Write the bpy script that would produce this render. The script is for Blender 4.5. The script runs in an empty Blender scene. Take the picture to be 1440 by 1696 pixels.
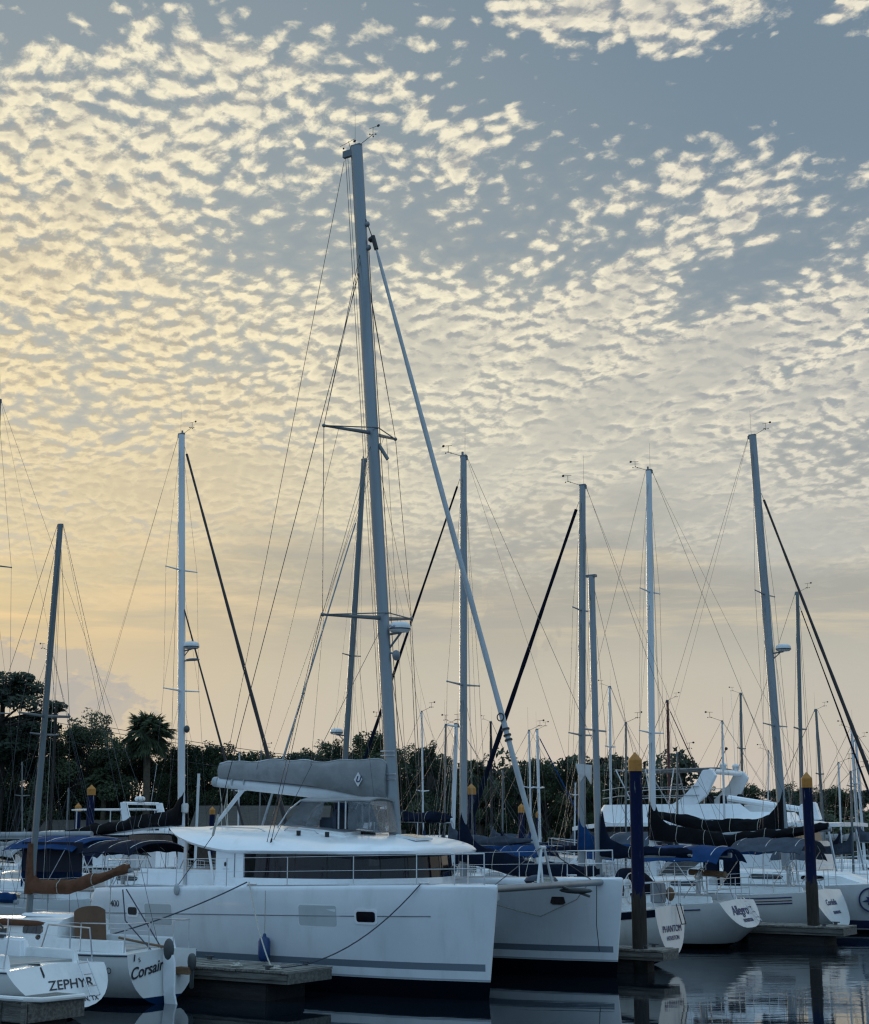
import bpy, bmesh, math, random
from mathutils import Vector, Matrix, Euler, noise as mnoise
R = math.radians
random.seed(7)
scene = bpy.context.scene
COL = scene.collection

# ------------------------------------------------------------------ camera
CAMH = 3.37                       # eye height above the water
FPX, PITCH = 2530.0, R(11.7)
cam_d = bpy.data.cameras.new('camera')
cam_d.sensor_fit = 'HORIZONTAL'; cam_d.sensor_width = 36.0
cam_d.lens = 36.0 * FPX / 1440.0
cam_d.clip_start = 0.1; cam_d.clip_end = 5000
cam = bpy.data.objects.new('camera', cam_d); COL.objects.link(cam)
cam.location = (0, 0, CAMH); cam.rotation_euler = (R(90) + PITCH, 0, 0)
scene.camera = cam

# ------------------------------------------------------------------ exposure
scene.view_settings.view_transform = 'Standard'
scene.view_settings.look = 'None'
scene.view_settings.exposure = 0.0
scene.view_settings.gamma = 1.0
scene.render.use_motion_blur = False
try:
    scene.cycles.max_bounces = 6; scene.cycles.diffuse_bounces = 3
    scene.cycles.transparent_max_bounces = 12; scene.cycles.caustics_reflective = False
    scene.cycles.pixel_filter_type = 'BLACKMAN_HARRIS'; scene.cycles.filter_width = 1.3
except Exception: pass

def lin(r, g, b):
    f = lambda c: (c/255)/12.92 if c/255 <= .04045 else ((c/255+.055)/1.055)**2.4
    return (f(r), f(g), f(b), 1)

# small expression layer over shader nodes
class G:
    def __init__(s, nt): s.nt = nt; s.n = nt.nodes; s.l = nt.links
    def put(s, sock, v):
        if isinstance(v, bpy.types.NodeSocket): s.l.new(v, sock)
        else: sock.default_value = v
    def m(s, op, a, b=0.0, c=0.0):
        n = s.n.new('ShaderNodeMath'); n.operation = op
        s.put(n.inputs[0], a); s.put(n.inputs[1], b); s.put(n.inputs[2], c)
        return n.outputs[0]
    def vm(s, op, a, b=(0,0,0), sc=None):
        n = s.n.new('ShaderNodeVectorMath'); n.operation = op
        s.put(n.inputs[0], a); s.put(n.inputs[1], b)
        if sc is not None: s.put(n.inputs['Scale'], sc)
        return n.outputs['Value'] if op in ('LENGTH','DISTANCE','DOT_PRODUCT') else n.outputs[0]
    def xyz(s, x, y, z=0.0):
        n = s.n.new('ShaderNodeCombineXYZ')
        for i, v in enumerate((x, y, z)): s.put(n.inputs[i], v)
        return n.outputs[0]
    def sep(s, v):
        n = s.n.new('ShaderNodeSeparateXYZ'); s.put(n.inputs[0], v); return n.outputs
    def noise(s, v, scale, detail=4, rough=.5, dist=0.0, dims='3D', out=0, lac=2.0):
        n = s.n.new('ShaderNodeTexNoise'); n.noise_dimensions = dims
        s.put(n.inputs['Vector'], v); n.inputs['Scale'].default_value = scale
        n.inputs['Detail'].default_value = detail; n.inputs['Roughness'].default_value = rough
        n.inputs['Distortion'].default_value = dist; n.inputs['Lacunarity'].default_value = lac
        return n.outputs[out]
    def step(s, v, a, b, c=0.0, d=1.0, smooth=True):
        n = s.n.new('ShaderNodeMapRange'); n.interpolation_type = 'SMOOTHSTEP' if smooth else 'LINEAR'
        s.put(n.inputs['Value'], v)
        for k, q in (('From Min', a), ('From Max', b), ('To Min', c), ('To Max', d)): n.inputs[k].default_value = q
        return n.outputs['Result']
    def mix(s, f, a, b, blend='MIX'):
        n = s.n.new('ShaderNodeMix'); n.data_type = 'RGBA'; n.blend_type = blend; n.clamp_factor = True
        s.put(n.inputs['Factor'], f); s.put(n.inputs['A'] if False else n.inputs[6], a); s.put(n.inputs[7], b)
        return n.outputs[2]
    def ramp(s, f, stops):
        n = s.n.new('ShaderNodeValToRGB'); s.put(n.inputs[0], f)
        e = n.color_ramp.elements
        while len(e) < len(stops): e.new(.5)
        for k, (p, c) in enumerate(stops): e[k].position = p; e[k].color = c
        return n.outputs[0]
    def ell(s, p, cx, cy, rx, ry):          # 1 inside a soft ellipse, 0 outside
        q = s.vm('SUBTRACT', p, (cx, cy, 0)); q = s.vm('MULTIPLY', q, (1/rx, 1/ry, 0))
        return s.step(s.vm('LENGTH', q), 1.35, .55)

# ------------------------------------------------------------------ sky
SUN_AZ, SUN_EL = R(-19), R(7)        # behind the clouds, left of the frame, low
w = bpy.data.worlds.new('World'); scene.world = w; w.use_nodes = True
nt = w.node_tree; nt.nodes.clear(); g = G(nt)
tc = nt.nodes.new('ShaderNodeTexCoord'); D = tc.outputs['Generated']
sky = nt.nodes.new('ShaderNodeTexSky'); sky.sky_type = 'NISHITA'; sky.sun_disc = False
sky.sun_elevation = SUN_EL; sky.sun_rotation = SUN_AZ; sky.dust_density = 2.0; sky.air_density = 1.2
dx, dy, dz = g.sep(D)
zz = g.m('MAXIMUM', dz, 0.0)
zi = g.m('ADD', zz, 0.15)
P2 = g.xyz(g.m('DIVIDE', dx, zi), g.m('DIVIDE', dy, zi))     # the cloud sheet as a plane overhead
sunv = (math.sin(SUN_AZ)*math.cos(SUN_EL), math.cos(SUN_AZ)*math.cos(SUN_EL), math.sin(SUN_EL))
sdot = g.vm('DOT_PRODUCT', D, sunv)
glow = g.step(sdot, .80, 1.0)                                 # wide glow round the hidden sun
glow2 = g.step(sdot, .93, 1.0)
# clear air: painted by elevation over the physical sky
clear = g.ramp(zz, [(0.0, lin(200,186,170)), (.07, lin(193,186,174)), (.16, lin(178,177,172)), (.30, lin(140,155,166)),
                    (.42, lin(121,142,159)), (.52, lin(117,139,157)), (.72, lin(136,178,222)), (1.0, lin(150,198,250))])
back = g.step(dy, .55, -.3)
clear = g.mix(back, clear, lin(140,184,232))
nis = g.vm('SCALE', sky.outputs[0], sc=.06)
clear = g.mix(.12, clear, nis)
clear = g.mix(g.m('MULTIPLY', glow, .38), clear, lin(184,190,184))
# cloud field
warp = g.vm('SCALE', g.vm('SUBTRACT', g.noise(P2, 3.0, 3, out=1), (.5,.5,.5)), sc=.16)
PW = g.vm('ADD', P2, warp)
ca, sa = math.cos(R(28)), math.sin(R(28))
px_, py_, _ = g.sep(PW)
zj = g.m('ADD', zz, 0.20)
PQ = g.vm('ADD', g.xyz(g.m('DIVIDE', dx, zj), g.m('DIVIDE', dy, zj)), g.vm('SCALE', warp, sc=.45))
qx_, qy_, _ = g.sep(PQ)
def vor(v, scale, rnd=1.0, sm=.35):
    n = nt.nodes.new('ShaderNodeTexVoronoi'); n.voronoi_dimensions = '2D'; n.feature = 'SMOOTH_F1'
    g.put(n.inputs['Vector'], v); n.inputs['Scale'].default_value = scale
    n.inputs['Smoothness'].default_value = sm; n.inputs['Randomness'].default_value = rnd
    return n.outputs['Distance']
def puffs(ox=0.0, oy=0.0):
    x = g.m('ADD', qx_, ox); y = g.m('ADD', qy_, oy)
    u = g.m('ADD', g.m('MULTIPLY', x, ca), g.m('MULTIPLY', y, sa))      # rows of puffs run along v
    v = g.m('SUBTRACT', g.m('MULTIPLY', y, ca), g.m('MULTIPLY', x, sa))
    q = g.xyz(g.m('MULTIPLY', u, 1.1), g.m('MULTIPLY', v, .9))
    fine = g.vm('SUBTRACT', g.noise(q, 46.0, 4, .6, out=1), (.5,.5,.5))
    q = g.vm('ADD', q, g.vm('SCALE', fine, sc=.015))
    c = g.m('SUBTRACT', .76, g.m('MULTIPLY', vor(q, 42.0), .85))
    a = g.noise(q, 31.0, 6, .62)
    b = g.noise(g.xyz(x, y, 3.1), 7.5, 3, .5)
    return g.m('ADD', g.m('ADD', g.m('MULTIPLY', a, .52), g.m('MULTIPLY', b, .26)), g.m('MULTIPLY', c, .22))
n0 = puffs(); n1 = puffs(math.sin(SUN_AZ)*.013, .013)
cov = g.noise(g.xyz(g.m('MULTIPLY', px_, .9), py_, 7.7), 2.4, 3, .5)
# long rolls of cloud fanning up to the right, strongest on the right-hand side
cr_, sr_ = math.cos(R(26)), math.sin(R(26))
ru = g.m('SUBTRACT', g.m('MULTIPLY', px_, cr_), g.m('MULTIPLY', py_, -sr_)); rv = g.m('SUBTRACT', g.m('MULTIPLY', py_, cr_), g.m('MULTIPLY', px_, sr_))
roll = g.noise(g.xyz(g.m('MULTIPLY', ru, 6.5), g.m('MULTIPLY', rv, 1.5), 2.2), 1.25, 4, .55)
rollk = g.m('MULTIPLY', g.step(px_, -.25, .25), g.step(py_, 1.3, 1.7))
bias = g.m('MULTIPLY', g.m('SUBTRACT', cov, .5), .58)
bias = g.m('ADD', bias, g.m('MULTIPLY', g.m('MULTIPLY', g.m('SUBTRACT', roll, .5), rollk), .80))
def add(b, e, k): return g.m('ADD', b, g.m('MULTIPLY', e, k))
bias = add(bias, g.ell(PW, .37, 1.445, .34, .145), -.25)
bias = add(bias, g.step(px_, .05, .35), .035)
bias = add(bias, g.ell(P2, .20, 1.355, .13, .065), .22)
bias = add(bias, g.ell(P2, .43, 1.335, .06, .04), .18)
bias = add(bias, g.ell(P2, -.33, 1.29, .32, .09), -.11)
bias = add(bias, g.step(py_, 1.75, 2.6), .12)
bias = add(bias, g.ell(P2, .15, 2.0, .26, .22), .09)
bias = g.m('ADD', bias, -.012)
bias = add(bias, g.ell(P2, -.22, 1.75, .45, .35), .05)
dens = g.m('ADD', n0, bias)
alpha = g.step(dens, .42, .575)
thick = g.step(dens, .54, .76)
relief = g.m('SUBTRACT', n0, n1)
lit = g.step(relief, -.10, .075)
cream = g.mix(glow, lin(242,234,212), lin(254,244,212))
cream = g.mix(g.m('MULTIPLY', glow2, .8), cream, lin(252,230,180))
shade = g.mix(glow, lin(154,160,165), lin(172,173,168))
shade = g.mix(g.m('MULTIPLY', glow2, .7), shade, lin(200,182,148))
lit = g.mix(g.step(py_, 1.95, 2.75, 0, .62), lit, (.45,.45,.45,1))
lit = g.mix(g.m('MULTIPLY', thick, .7), lit, (.62,.62,.62,1))
lt = g.m('MULTIPLY', lit, g.m('SUBTRACT', 1.0, g.m('MULTIPLY', thick, .45)))
ccol = g.mix(lt, shade, cream)
haz = g.m('MULTIPLY', g.m('MULTIPLY', g.step(dens, .30, .46), g.step(py_, 1.45, 2.2)), .34)
clear = g.mix(haz, clear, g.mix(glow, lin(188,188,180), lin(214,204,178)))
cl = g.mix(alpha, clear, ccol)
# lower veil: smooth tan stratus towards the horizon, with thin bright streaks
az = g.m('ARCTAN2', dx, dy)
SV = g.xyz(g.m('MULTIPLY', az, 5.0), g.m('MULTIPLY', zz, 42.0), 0.0)
st = g.noise(SV, 1.6, 5, .62, .3)
veilc = g.ramp(zz, [(0.0, lin(208,193,182)), (.045, lin(205,194,179)), (.10, lin(196,190,174)), (.15, lin(172,169,158)), (.20, lin(168,168,162)), (.28, lin(176,176,170))])
veilg = g.ramp(zz, [(0.0, lin(214,194,174)), (.06, lin(218,200,170)), (.11, lin(222,198,156)), (.16, lin(226,204,156)), (.24, lin(220,208,174)), (.3, lin(212,206,182))])
gl3 = g.step(az, .02, -.34)
veil = g.mix(gl3, veilc, veilg)
veil = g.mix(g.m('MULTIPLY', g.step(az, .08, .38), .6), veil, g.mix(.5, veil, lin(164,170,172)))
band = g.m('MULTIPLY', g.step(zz, .105, .135), g.step(zz, .28, .16))
strk = g.m('MULTIPLY', g.step(st, .46, .66), g.m('MULTIPLY', band, .75))
veil = g.mix(strk, veil, g.mix(gl3, lin(214,200,172), lin(250,214,158)))
veil = g.mix(g.m('MULTIPLY', g.step(st, .48, .30), g.m('MULTIPLY', band, .35)), veil, lin(160,160,158))
vamt = g.step(g.m('ADD', zz, g.m('MULTIPLY', g.m('SUBTRACT', g.noise(g.xyz(g.m('MULTIPLY', az, 3.0), g.m('MULTIPLY', zz, 9.0)), 2.0, 4, .55), .5), .20)), .222, .14)
out = g.mix(g.m('MULTIPLY', vamt, .97), cl, veil)
# two distant cumulus towers low over the trees
def tower(prev, cx, cz, rx, rz, col, edge, amt):
    q = g.xyz(g.m('DIVIDE', g.m('SUBTRACT', az, cx), rx), g.m('DIVIDE', g.m('SUBTRACT', zz, cz), rz))
    nn = g.noise(q, 2.2, 5, .6)
    r = g.m('ADD', g.vm('LENGTH', q), g.m('MULTIPLY', g.m('SUBTRACT', nn, .5), 2.4))
    body = g.step(r, 1.0, .72); qx, qy, _ = g.sep(q)
    rim = g.m('MULTIPLY', g.m('MULTIPLY', g.step(r, .78, .95), body), g.step(qx, .1, -.5))
    o = g.mix(g.m('MULTIPLY', g.m('MULTIPLY', body, g.step(qy, -1.0, -.1)), amt), prev, col)
    return g.mix(g.m('MULTIPLY', rim, .45), o, edge)
out = tower(out, -.262, .086, .060, .030, lin(182,178,172), lin(214,194,164), .6)
out = tower(out, -.222, .074, .040, .020, lin(178,174,170), lin(214,194,164), .6)
out = tower(out, .052, .128, .028, .040, lin(178,174,162), lin(226,208,170), .60)
# overhead and behind the viewer the dusk sky is clear and blue
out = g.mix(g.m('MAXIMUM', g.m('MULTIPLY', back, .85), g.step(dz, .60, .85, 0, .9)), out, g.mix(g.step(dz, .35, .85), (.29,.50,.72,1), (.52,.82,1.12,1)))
# below the horizon: dusky, only ever seen in reflection
out = g.mix(g.step(dz, 0.0, -.02), out, lin(60,66,74))
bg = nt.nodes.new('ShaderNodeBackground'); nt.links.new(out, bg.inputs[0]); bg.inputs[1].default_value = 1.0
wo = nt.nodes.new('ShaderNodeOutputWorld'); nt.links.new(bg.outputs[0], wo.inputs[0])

# ------------------------------------------------------------------ sun, veiled by the cloud sheet
sl = bpy.data.lights.new('sun', 'SUN'); sl.energy = .9; sl.angle = R(10); sl.color = (1.0, .82, .58)
so = bpy.data.objects.new('sun', sl); COL.objects.link(so)
so.rotation_euler = Vector(sunv).to_track_quat('Z', 'Y').to_euler()
# ------------------------------------------------------------------ materials
MATS = {}
def mat(name, col, rough=.5, metal=0.0, var=.12, vscale=3.0, bump=0.0, bscale=30.0, spec=.5, stretch=(1,1,1), alpha=1.0, trans=0.0, coat=0.0, dirt=None):
    if name in MATS: return MATS[name]
    m = bpy.data.materials.new(name); m.use_nodes = True; MATS[name] = m
    nt = m.node_tree; b = nt.nodes['Principled BSDF']; g = G(nt)
    tc = nt.nodes.new('ShaderNodeTexCoord')
    v = g.vm('MULTIPLY', tc.outputs['Object'], stretch)
    n = g.noise(v, vscale, 5, .6)
    c = (col[0], col[1], col[2], 1)
    lo = tuple(q*(1-var) for q in c[:3]) + (1,); hi = tuple(min(1, q*(1+var)) for q in c[:3]) + (1,)
    cc = g.mix(g.step(n, .32, .68), lo, hi)
    if dirt:
        d = g.noise(g.vm('MULTIPLY', tc.outputs['Object'], dirt.get('st', (1,1,1))), dirt.get('s', 2.0), 6, .65)
        cc = g.mix(g.m('MULTIPLY', g.step(d, .5, .72), dirt.get('a', .5)), cc, dirt['c'])
    nt.links.new(cc, b.inputs['Base Color'])
    b.inputs['Roughness'].default_value = rough; b.inputs['Metallic'].default_value = metal
    b.inputs['Specular IOR Level'].default_value = spec
    b.inputs['Alpha'].default_value = alpha
    b.inputs['Transmission Weight'].default_value = trans
    b.inputs['Coat Weight'].default_value = coat
    if bump:
        bn = nt.nodes.new('ShaderNodeBump'); bn.inputs['Strength'].default_value = bump; bn.inputs['Distance'].default_value = .03
        nt.links.new(g.noise(v, bscale, 5, .6), bn.inputs['Height']); nt.links.new(bn.outputs[0], b.inputs['Normal'])
    return m
def hullmat(name, col, stripes=(), rough=.22, xmax=99):
    """painted topsides: stripes = (z0, z1, colour, xmax) painted at constant height above the waterline"""
    m = mat(name, col, rough, 0, .035, 1.3, dirt=dict(c=(col[0]*.66, col[1]*.68, col[2]*.64, 1), s=2.0, a=.36, st=(1,1,.22)), coat=.25)
    nt = m.node_tree; g = G(nt); b = nt.nodes['Principled BSDF']
    tc = nt.nodes.new('ShaderNodeTexCoord'); x, y, z = g.sep(tc.outputs['Object'])
    cur = b.inputs['Base Color'].links[0].from_socket
    for s in stripes:
        z0, z1, c = s[:3]; xm = s[3] if len(s) > 3 else 99
        f = g.m('MULTIPLY', g.m('GREATER_THAN', z, z0), g.m('LESS_THAN', z, z1))
        if xm < 90: f = g.m('MULTIPLY', f, g.m('LESS_THAN', x, xm))
        cur = g.mix(f, cur, c)
    nt.links.new(cur, b.inputs['Base Color'])
    zt = [s[1] for s in stripes if s[0] < -.5]
    if zt:      # matt bottom paint below the topsides
        f = g.m('GREATER_THAN', z, zt[0])
        nt.links.new(g.m('MULTIPLY', f, .25), b.inputs['Coat Weight']); nt.links.new(g.m('MULTIPLY', f, .5), b.inputs['Specular IOR Level'])
    return m
NAVY = lin(9,20,38); BLUE = lin(18,42,86); BLACKC = lin(13,15,20)
gel = mat('gelcoat', lin(222,226,228), .28, 0, .05, 2.0, coat=.2, dirt=dict(c=lin(178,180,172), s=3.0, a=.3))
gelw = mat('gelcoat_bright', lin(232,235,238), .25, 0, .03, 1.5, coat=.3, dirt=dict(c=lin(200,204,204), s=2.2, a=.35))
deckm = mat('deck_nonskid', lin(196,199,196), .6, 0, .06, 4.0, bump=.2, bscale=180)
alum = mat('anodised_mast', lin(136,144,150), .38, .35, .10, 1.5, stretch=(1,1,.15), dirt=dict(c=lin(110,114,116), s=2.5, a=.4, st=(1,1,.1)))
alumd = mat('grey_mast', lin(104,112,116), .42, .3, .12, 1.5, stretch=(1,1,.15))
alumw = mat('white_mast', lin(205,210,214), .35, .05, .06, 1.5, stretch=(1,1,.15))
steel = mat('stainless', lin(190,194,198), .28, .85, .1, 6)
wire = mat('rigging_wire', lin(70,72,76), .45, .5, .1, 4)
wired = mat('dark_wire', lin(34,34,38), .5, .2, .1, 4)
rope = mat('rope', lin(168,166,156), .85, 0, .2, 25, bump=.4, bscale=120)
roped = mat('dark_rope', lin(62,68,80), .85, 0, .2, 25)
navy = mat('navy_canvas', NAVY, .85, 0, .22, 2.5, spec=.12, bump=.55, bscale=7)
blue = mat('blue_canvas', lin(14,52,94), .8, 0, .2, 2.0, spec=.12, bump=.55, bscale=6)
blackc = mat('black_canvas', BLACKC, .85, 0, .25, 2.5, spec=.12, bump=.6, bscale=7)
greyc = mat('grey_canvas', lin(140,142,144), .85, 0, .14, 1.8, spec=.12, bump=1.0, bscale=3.2, dirt=dict(c=lin(96,98,102), s=1.8, a=.5))
brownc = mat('brown_canvas', lin(96,66,50), .85, 0, .25, 3.0, spec=.12, bump=.7, bscale=8, dirt=dict(c=lin(70,44,34), s=3, a=.6))
brownd = mat('brown_cover', lin(100,76,58), .8, 0, .12, 3.0, bump=.3, bscale=9)
slate = mat('slate_canvas', lin(64,72,84), .85, 0, .2, 3, spec=.12, bump=.5, bscale=7)
dacron = mat('furled_sail', lin(168,174,178), .7, 0, .10, 4, bump=.5, bscale=14, stretch=(1,1,.35))
darkwin = mat('dark_window', lin(20,18,26), .07, 0, .3, 3, spec=.7)
curt = mat('curtain', lin(232,205,226), .9, 0, .25, 9, stretch=(6,6,.4))
tint = mat('tinted_glass', lin(22,16,28), .04, 0, .1, 2, alpha=.80)
netm = mat('trampoline_net', lin(120,124,128), .8, 0, .2, 9, alpha=.4)
vinyl = mat('clear_vinyl', lin(112,118,124), .16, 0, .3, 5, alpha=.42, bump=.5, bscale=6)
rubber = mat('black_rubber', lin(26,27,30), .6, 0, .2, 5)
motor = mat('outboard_grey', lin(64,68,70), .45, 0, .2, 6)
teak = mat('teak', lin(118,92,68), .7, 0, .25, 4, stretch=(1,8,8), bump=.3, bscale=40)
maroon = mat('maroon_paint', lin(80,30,34), .4)
antif = mat('black_bottom_paint', lin(14,16,22), .7, 0, .3, 3)
bluefen = mat('blue_fender', lin(30,62,110), .35, 0, .1, 5)
whitep = mat('white_plastic', lin(214,216,216), .4, 0, .06, 6)
greyp = mat('grey_plastic', lin(122,126,132), .45, 0, .1, 6)
ink = mat('lettering_black', lin(28,30,40), .5, 0, .05, 6)
inkb = mat('lettering_blue', lin(38,48,92), .5, 0, .05, 6)
orange = mat('orange_cap', lin(176,118,44), .6, 0, .2, 7, dirt=dict(c=lin(84,62,40), s=7, a=.7))
def wood_mat(name, col, st=(.7,7,7)):
    return mat(name, col, .85, 0, .38, 2.2, stretch=st, bump=.6, bscale=14, dirt=dict(c=tuple(q*.38 for q in col[:3])+(1,), s=2.4, a=.75, st=st))
dockw = wood_mat('weathered_planks', lin(118,116,110), (5,1.2,5))
dockf = wood_mat('weathered_fascia', lin(98,97,92))
dockd = wood_mat('dock_float_dark', lin(34,34,36))

# ------------------------------------------------------------------ mesh collector
class MB:
    def __init__(s): s.v = []; s.f = []; s.mi = []; s.cur = 0
    def add(s, vs, fs):
        o = len(s.v); s.v += [tuple(q) for q in vs]
        for f in fs: s.f.append([i+o for i in f]); s.mi.append(s.cur)
        return s
    def box(s, x0, x1, y0, y1, z0, z1, tx=0, ty=0):
        if x0 > x1: x0, x1 = x1, x0
        if y0 > y1: y0, y1 = y1, y0
        if z0 > z1: z0, z1 = z1, z0
        vs = [(x0,y0,z0),(x1,y0,z0),(x1,y1,z0),(x0,y1,z0),(x0+tx,y0+ty,z1),(x1-tx,y0+ty,z1),(x1-tx,y1-ty,z1),(x0+tx,y1-ty,z1)]
        return s.add(vs, [(3,2,1,0),(4,5,6,7),(0,1,5,4),(1,2,6,5),(2,3,7,6),(3,0,4,7)])
    def tube(s, pts, r, n=6, r2=None, ry=None, caps=True):
        pts = [Vector(p) for p in pts]; k = len(pts); rings = []
        pu = None
        for i, p in enumerate(pts):
            t = (pts[min(i+1, k-1)] - pts[max(i-1, 0)]).normalized()
            if pu is None:
                a = Vector((1,0,0)) if abs(t.z) > .7 else Vector((0,0,1))
                uu = (a - t*a.dot(t)).normalized()
            else: uu = (pu - t*pu.dot(t)).normalized()
            pu = uu; vv = t.cross(uu)
            rr = (r[i] if isinstance(r, (list, tuple)) else (r if r2 is None else r + (r2-r)*i/(k-1)))
            q = rr if ry is None else ry*rr/(r if not isinstance(r, (list,tuple)) else rr)
            rings.append([p + uu*rr*math.cos(2*math.pi*j/n) + vv*q*math.sin(2*math.pi*j/n) for j in range(n)])
        return s.rings(rings, caps)
    def rings(s, rings, caps=True, closed=True):
        n = len(rings[0]); vs = [p for rg in rings for p in rg]; fs = []
        for i in range(len(rings)-1):
            for j in range(n if closed else n-1):
                a = i*n+j; b = i*n+(j+1) % n
                fs.append((a, b, b+n, a+n))
        if caps and closed: fs.append(tuple(reversed(range(n)))); fs.append(tuple(range((len(rings)-1)*n, len(rings)*n)))
        return s.add(vs, fs)
    def ellips(s, c, r, n=10, m=6, z0=-1, z1=1):
        rings = []
        for i in range(m+1):
            a = math.asin(z0) + (math.asin(z1)-math.asin(z0))*i/m
            rings.append([(c[0]+r[0]*math.cos(a)*math.cos(2*math.pi*j/n), c[1]+r[1]*math.cos(a)*math.sin(2*math.pi*j/n), c[2]+r[2]*math.sin(a)) for j in range(n)])
        return s.rings(rings)
    def prism(s, poly, h0, h1, axis='y'):
        """poly: 2D outline; extruded along axis from h0 to h1"""
        n = len(poly)
        def q(p, h): return {'y': (p[0], h, p[1]), 'z': (p[0], p[1], h), 'x': (h, p[0], p[1])}[axis]
        vs = [q(p, h0) for p in poly] + [q(p, h1) for p in poly]
        fs = [tuple(range(n)), tuple(reversed(range(n, 2*n)))] + [(i, (i+1) % n, (i+1) % n+n, i+n) for i in range(n)]
        return s.add(vs, fs)
    def grid(s, fn, nu, nv, th=0.0):
        top = [[Vector(fn(i/nu, j/nv)) for j in range(nv+1)] for i in range(nu+1)]
        vs = [p for r in top for p in r]; w = nv+1
        fs = [(i*w+j, i*w+j+1, (i+1)*w+j+1, (i+1)*w+j) for i in range(nu) for j in range(nv)]
        if th:
            o = len(vs); vs += [p - Vector((0,0,th)) for r in top for p in r]
            fs += [tuple(reversed([q+o for q in f])) for f in fs[:]]
            bd = [i*w for i in range(nu+1)] + [nu*w+j for j in range(1, w)] + [i*w+nv for i in range(nu-1, -1, -1)] + [j for j in range(nv-1, 0, -1)]
            for k in range(len(bd)): a, b = bd[k], bd[(k+1) % len(bd)]; fs.append((a, b, b+o, a+o))
        return s.add(vs, fs)
    def build(s, name, m, parent=None, smooth=True, bevel=0.0, loc=None, rot=None):
        me = bpy.data.meshes.new(name); me.from_pydata(s.v, [], s.f)
        for q in (m if isinstance(m, (list, tuple)) else [m]): me.materials.append(q)
        if isinstance(m, (list, tuple)):
            for p, k in zip(me.polygons, s.mi): p.material_index = k
        bm = bmesh.new(); bm.from_mesh(me); bmesh.ops.recalc_face_normals(bm, faces=bm.faces)
        if bevel:
            bmesh.ops.remove_doubles(bm, verts=bm.verts, dist=1e-5)
            es = [e for e in bm.edges if len(e.link_faces) == 2 and e.calc_face_angle(0) > .6]
            bmesh.ops.bevel(bm, geom=es, offset=bevel, segments=2, affect='EDGES', clamp_overlap=True)
        if smooth:
            for f in bm.faces: f.smooth = True
            for e in bm.edges:
                if len(e.link_faces) == 2 and e.calc_face_angle(0) > .7: e.smooth = False
        bm.to_mesh(me); bm.free()
        o = bpy.data.objects.new(name, me); COL.objects.link(o)
        if parent is not None: o.parent = parent
        if loc is not None: o.location = loc
        if rot is not None: o.rotation_euler = rot
        return o
def tag(o, label, cat, group=None, kind=None):
    if kind: o['kind'] = kind
    if label: o['label'] = label
    if cat: o['category'] = cat
    if group: o['group'] = group
    return o
def thing(name, label, cat, loc=(0,0,0), rz=0, group=None):
    o = bpy.data.objects.new(name, None); COL.objects.link(o); o.empty_display_size = .3
    o.location = loc; o.rotation_euler = (0, 0, rz)
    return tag(o, label, cat, group)
def lettering(body, size, m, parent, loc, rot, name='lettering', shear=0.0, ext=.003, sx=1.0, bold=0.0):
    c = bpy.data.curves.new(name, 'FONT'); c.body = body; c.size = size; c.shear = shear; c.extrude = ext
    c.align_x = 'CENTER'; c.align_y = 'CENTER'; c.offset = bold
    t = bpy.data.objects.new(name, c); COL.objects.link(t)
    dg = bpy.context.evaluated_depsgraph_get(); dg.update()
    me = bpy.data.meshes.new_from_object(t.evaluated_get(dg)); bpy.data.objects.remove(t); bpy.data.curves.remove(c)
    for v in me.vertices: v.co.x *= sx
    me.materials.clear(); me.materials.append(m)
    o = bpy.data.objects.new(name, me); COL.objects.link(o); o.parent = parent
    o.matrix_local = Matrix.Translation(Vector(loc)) @ rot.to_4x4() if isinstance(rot, Matrix) else Matrix.Translation(Vector(loc)) @ Euler(rot).to_matrix().to_4x4()
    return o

# ------------------------------------------------------------------ layout: the marina's own axes, and a pixel-to-ray helper for laying things out
TH = R(33)
U = Vector((math.cos(TH), -math.sin(TH), 0)); V = Vector((math.sin(TH), math.cos(TH), 0)); O0 = Vector((2.88, 34.0, 0))
def DK(x, y, z=0): return O0 + U*x + V*y + Vector((0,0,z))
def ray(px, py):
    a = (px-720)/FPX; b = (848-py)/FPX
    return Vector((a, math.cos(PITCH)-b*math.sin(PITCH), math.sin(PITCH)+b*math.cos(PITCH)))
def at(px, py, Y):
    r = ray(px, py); t = Y/r.y; return Vector((r.x*t, Y, CAMH+r.z*t))
def on_line(px, y):
    """marina x of the point at column px on the line marina-y = y (water level)"""
    k = (px-720)/FPX/math.cos(PITCH)*math.cos(PITCH)
    B = O0 + V*y
    return (k*B.y - B.x)/(U.x - k*U.y)
RZ = -TH
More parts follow.
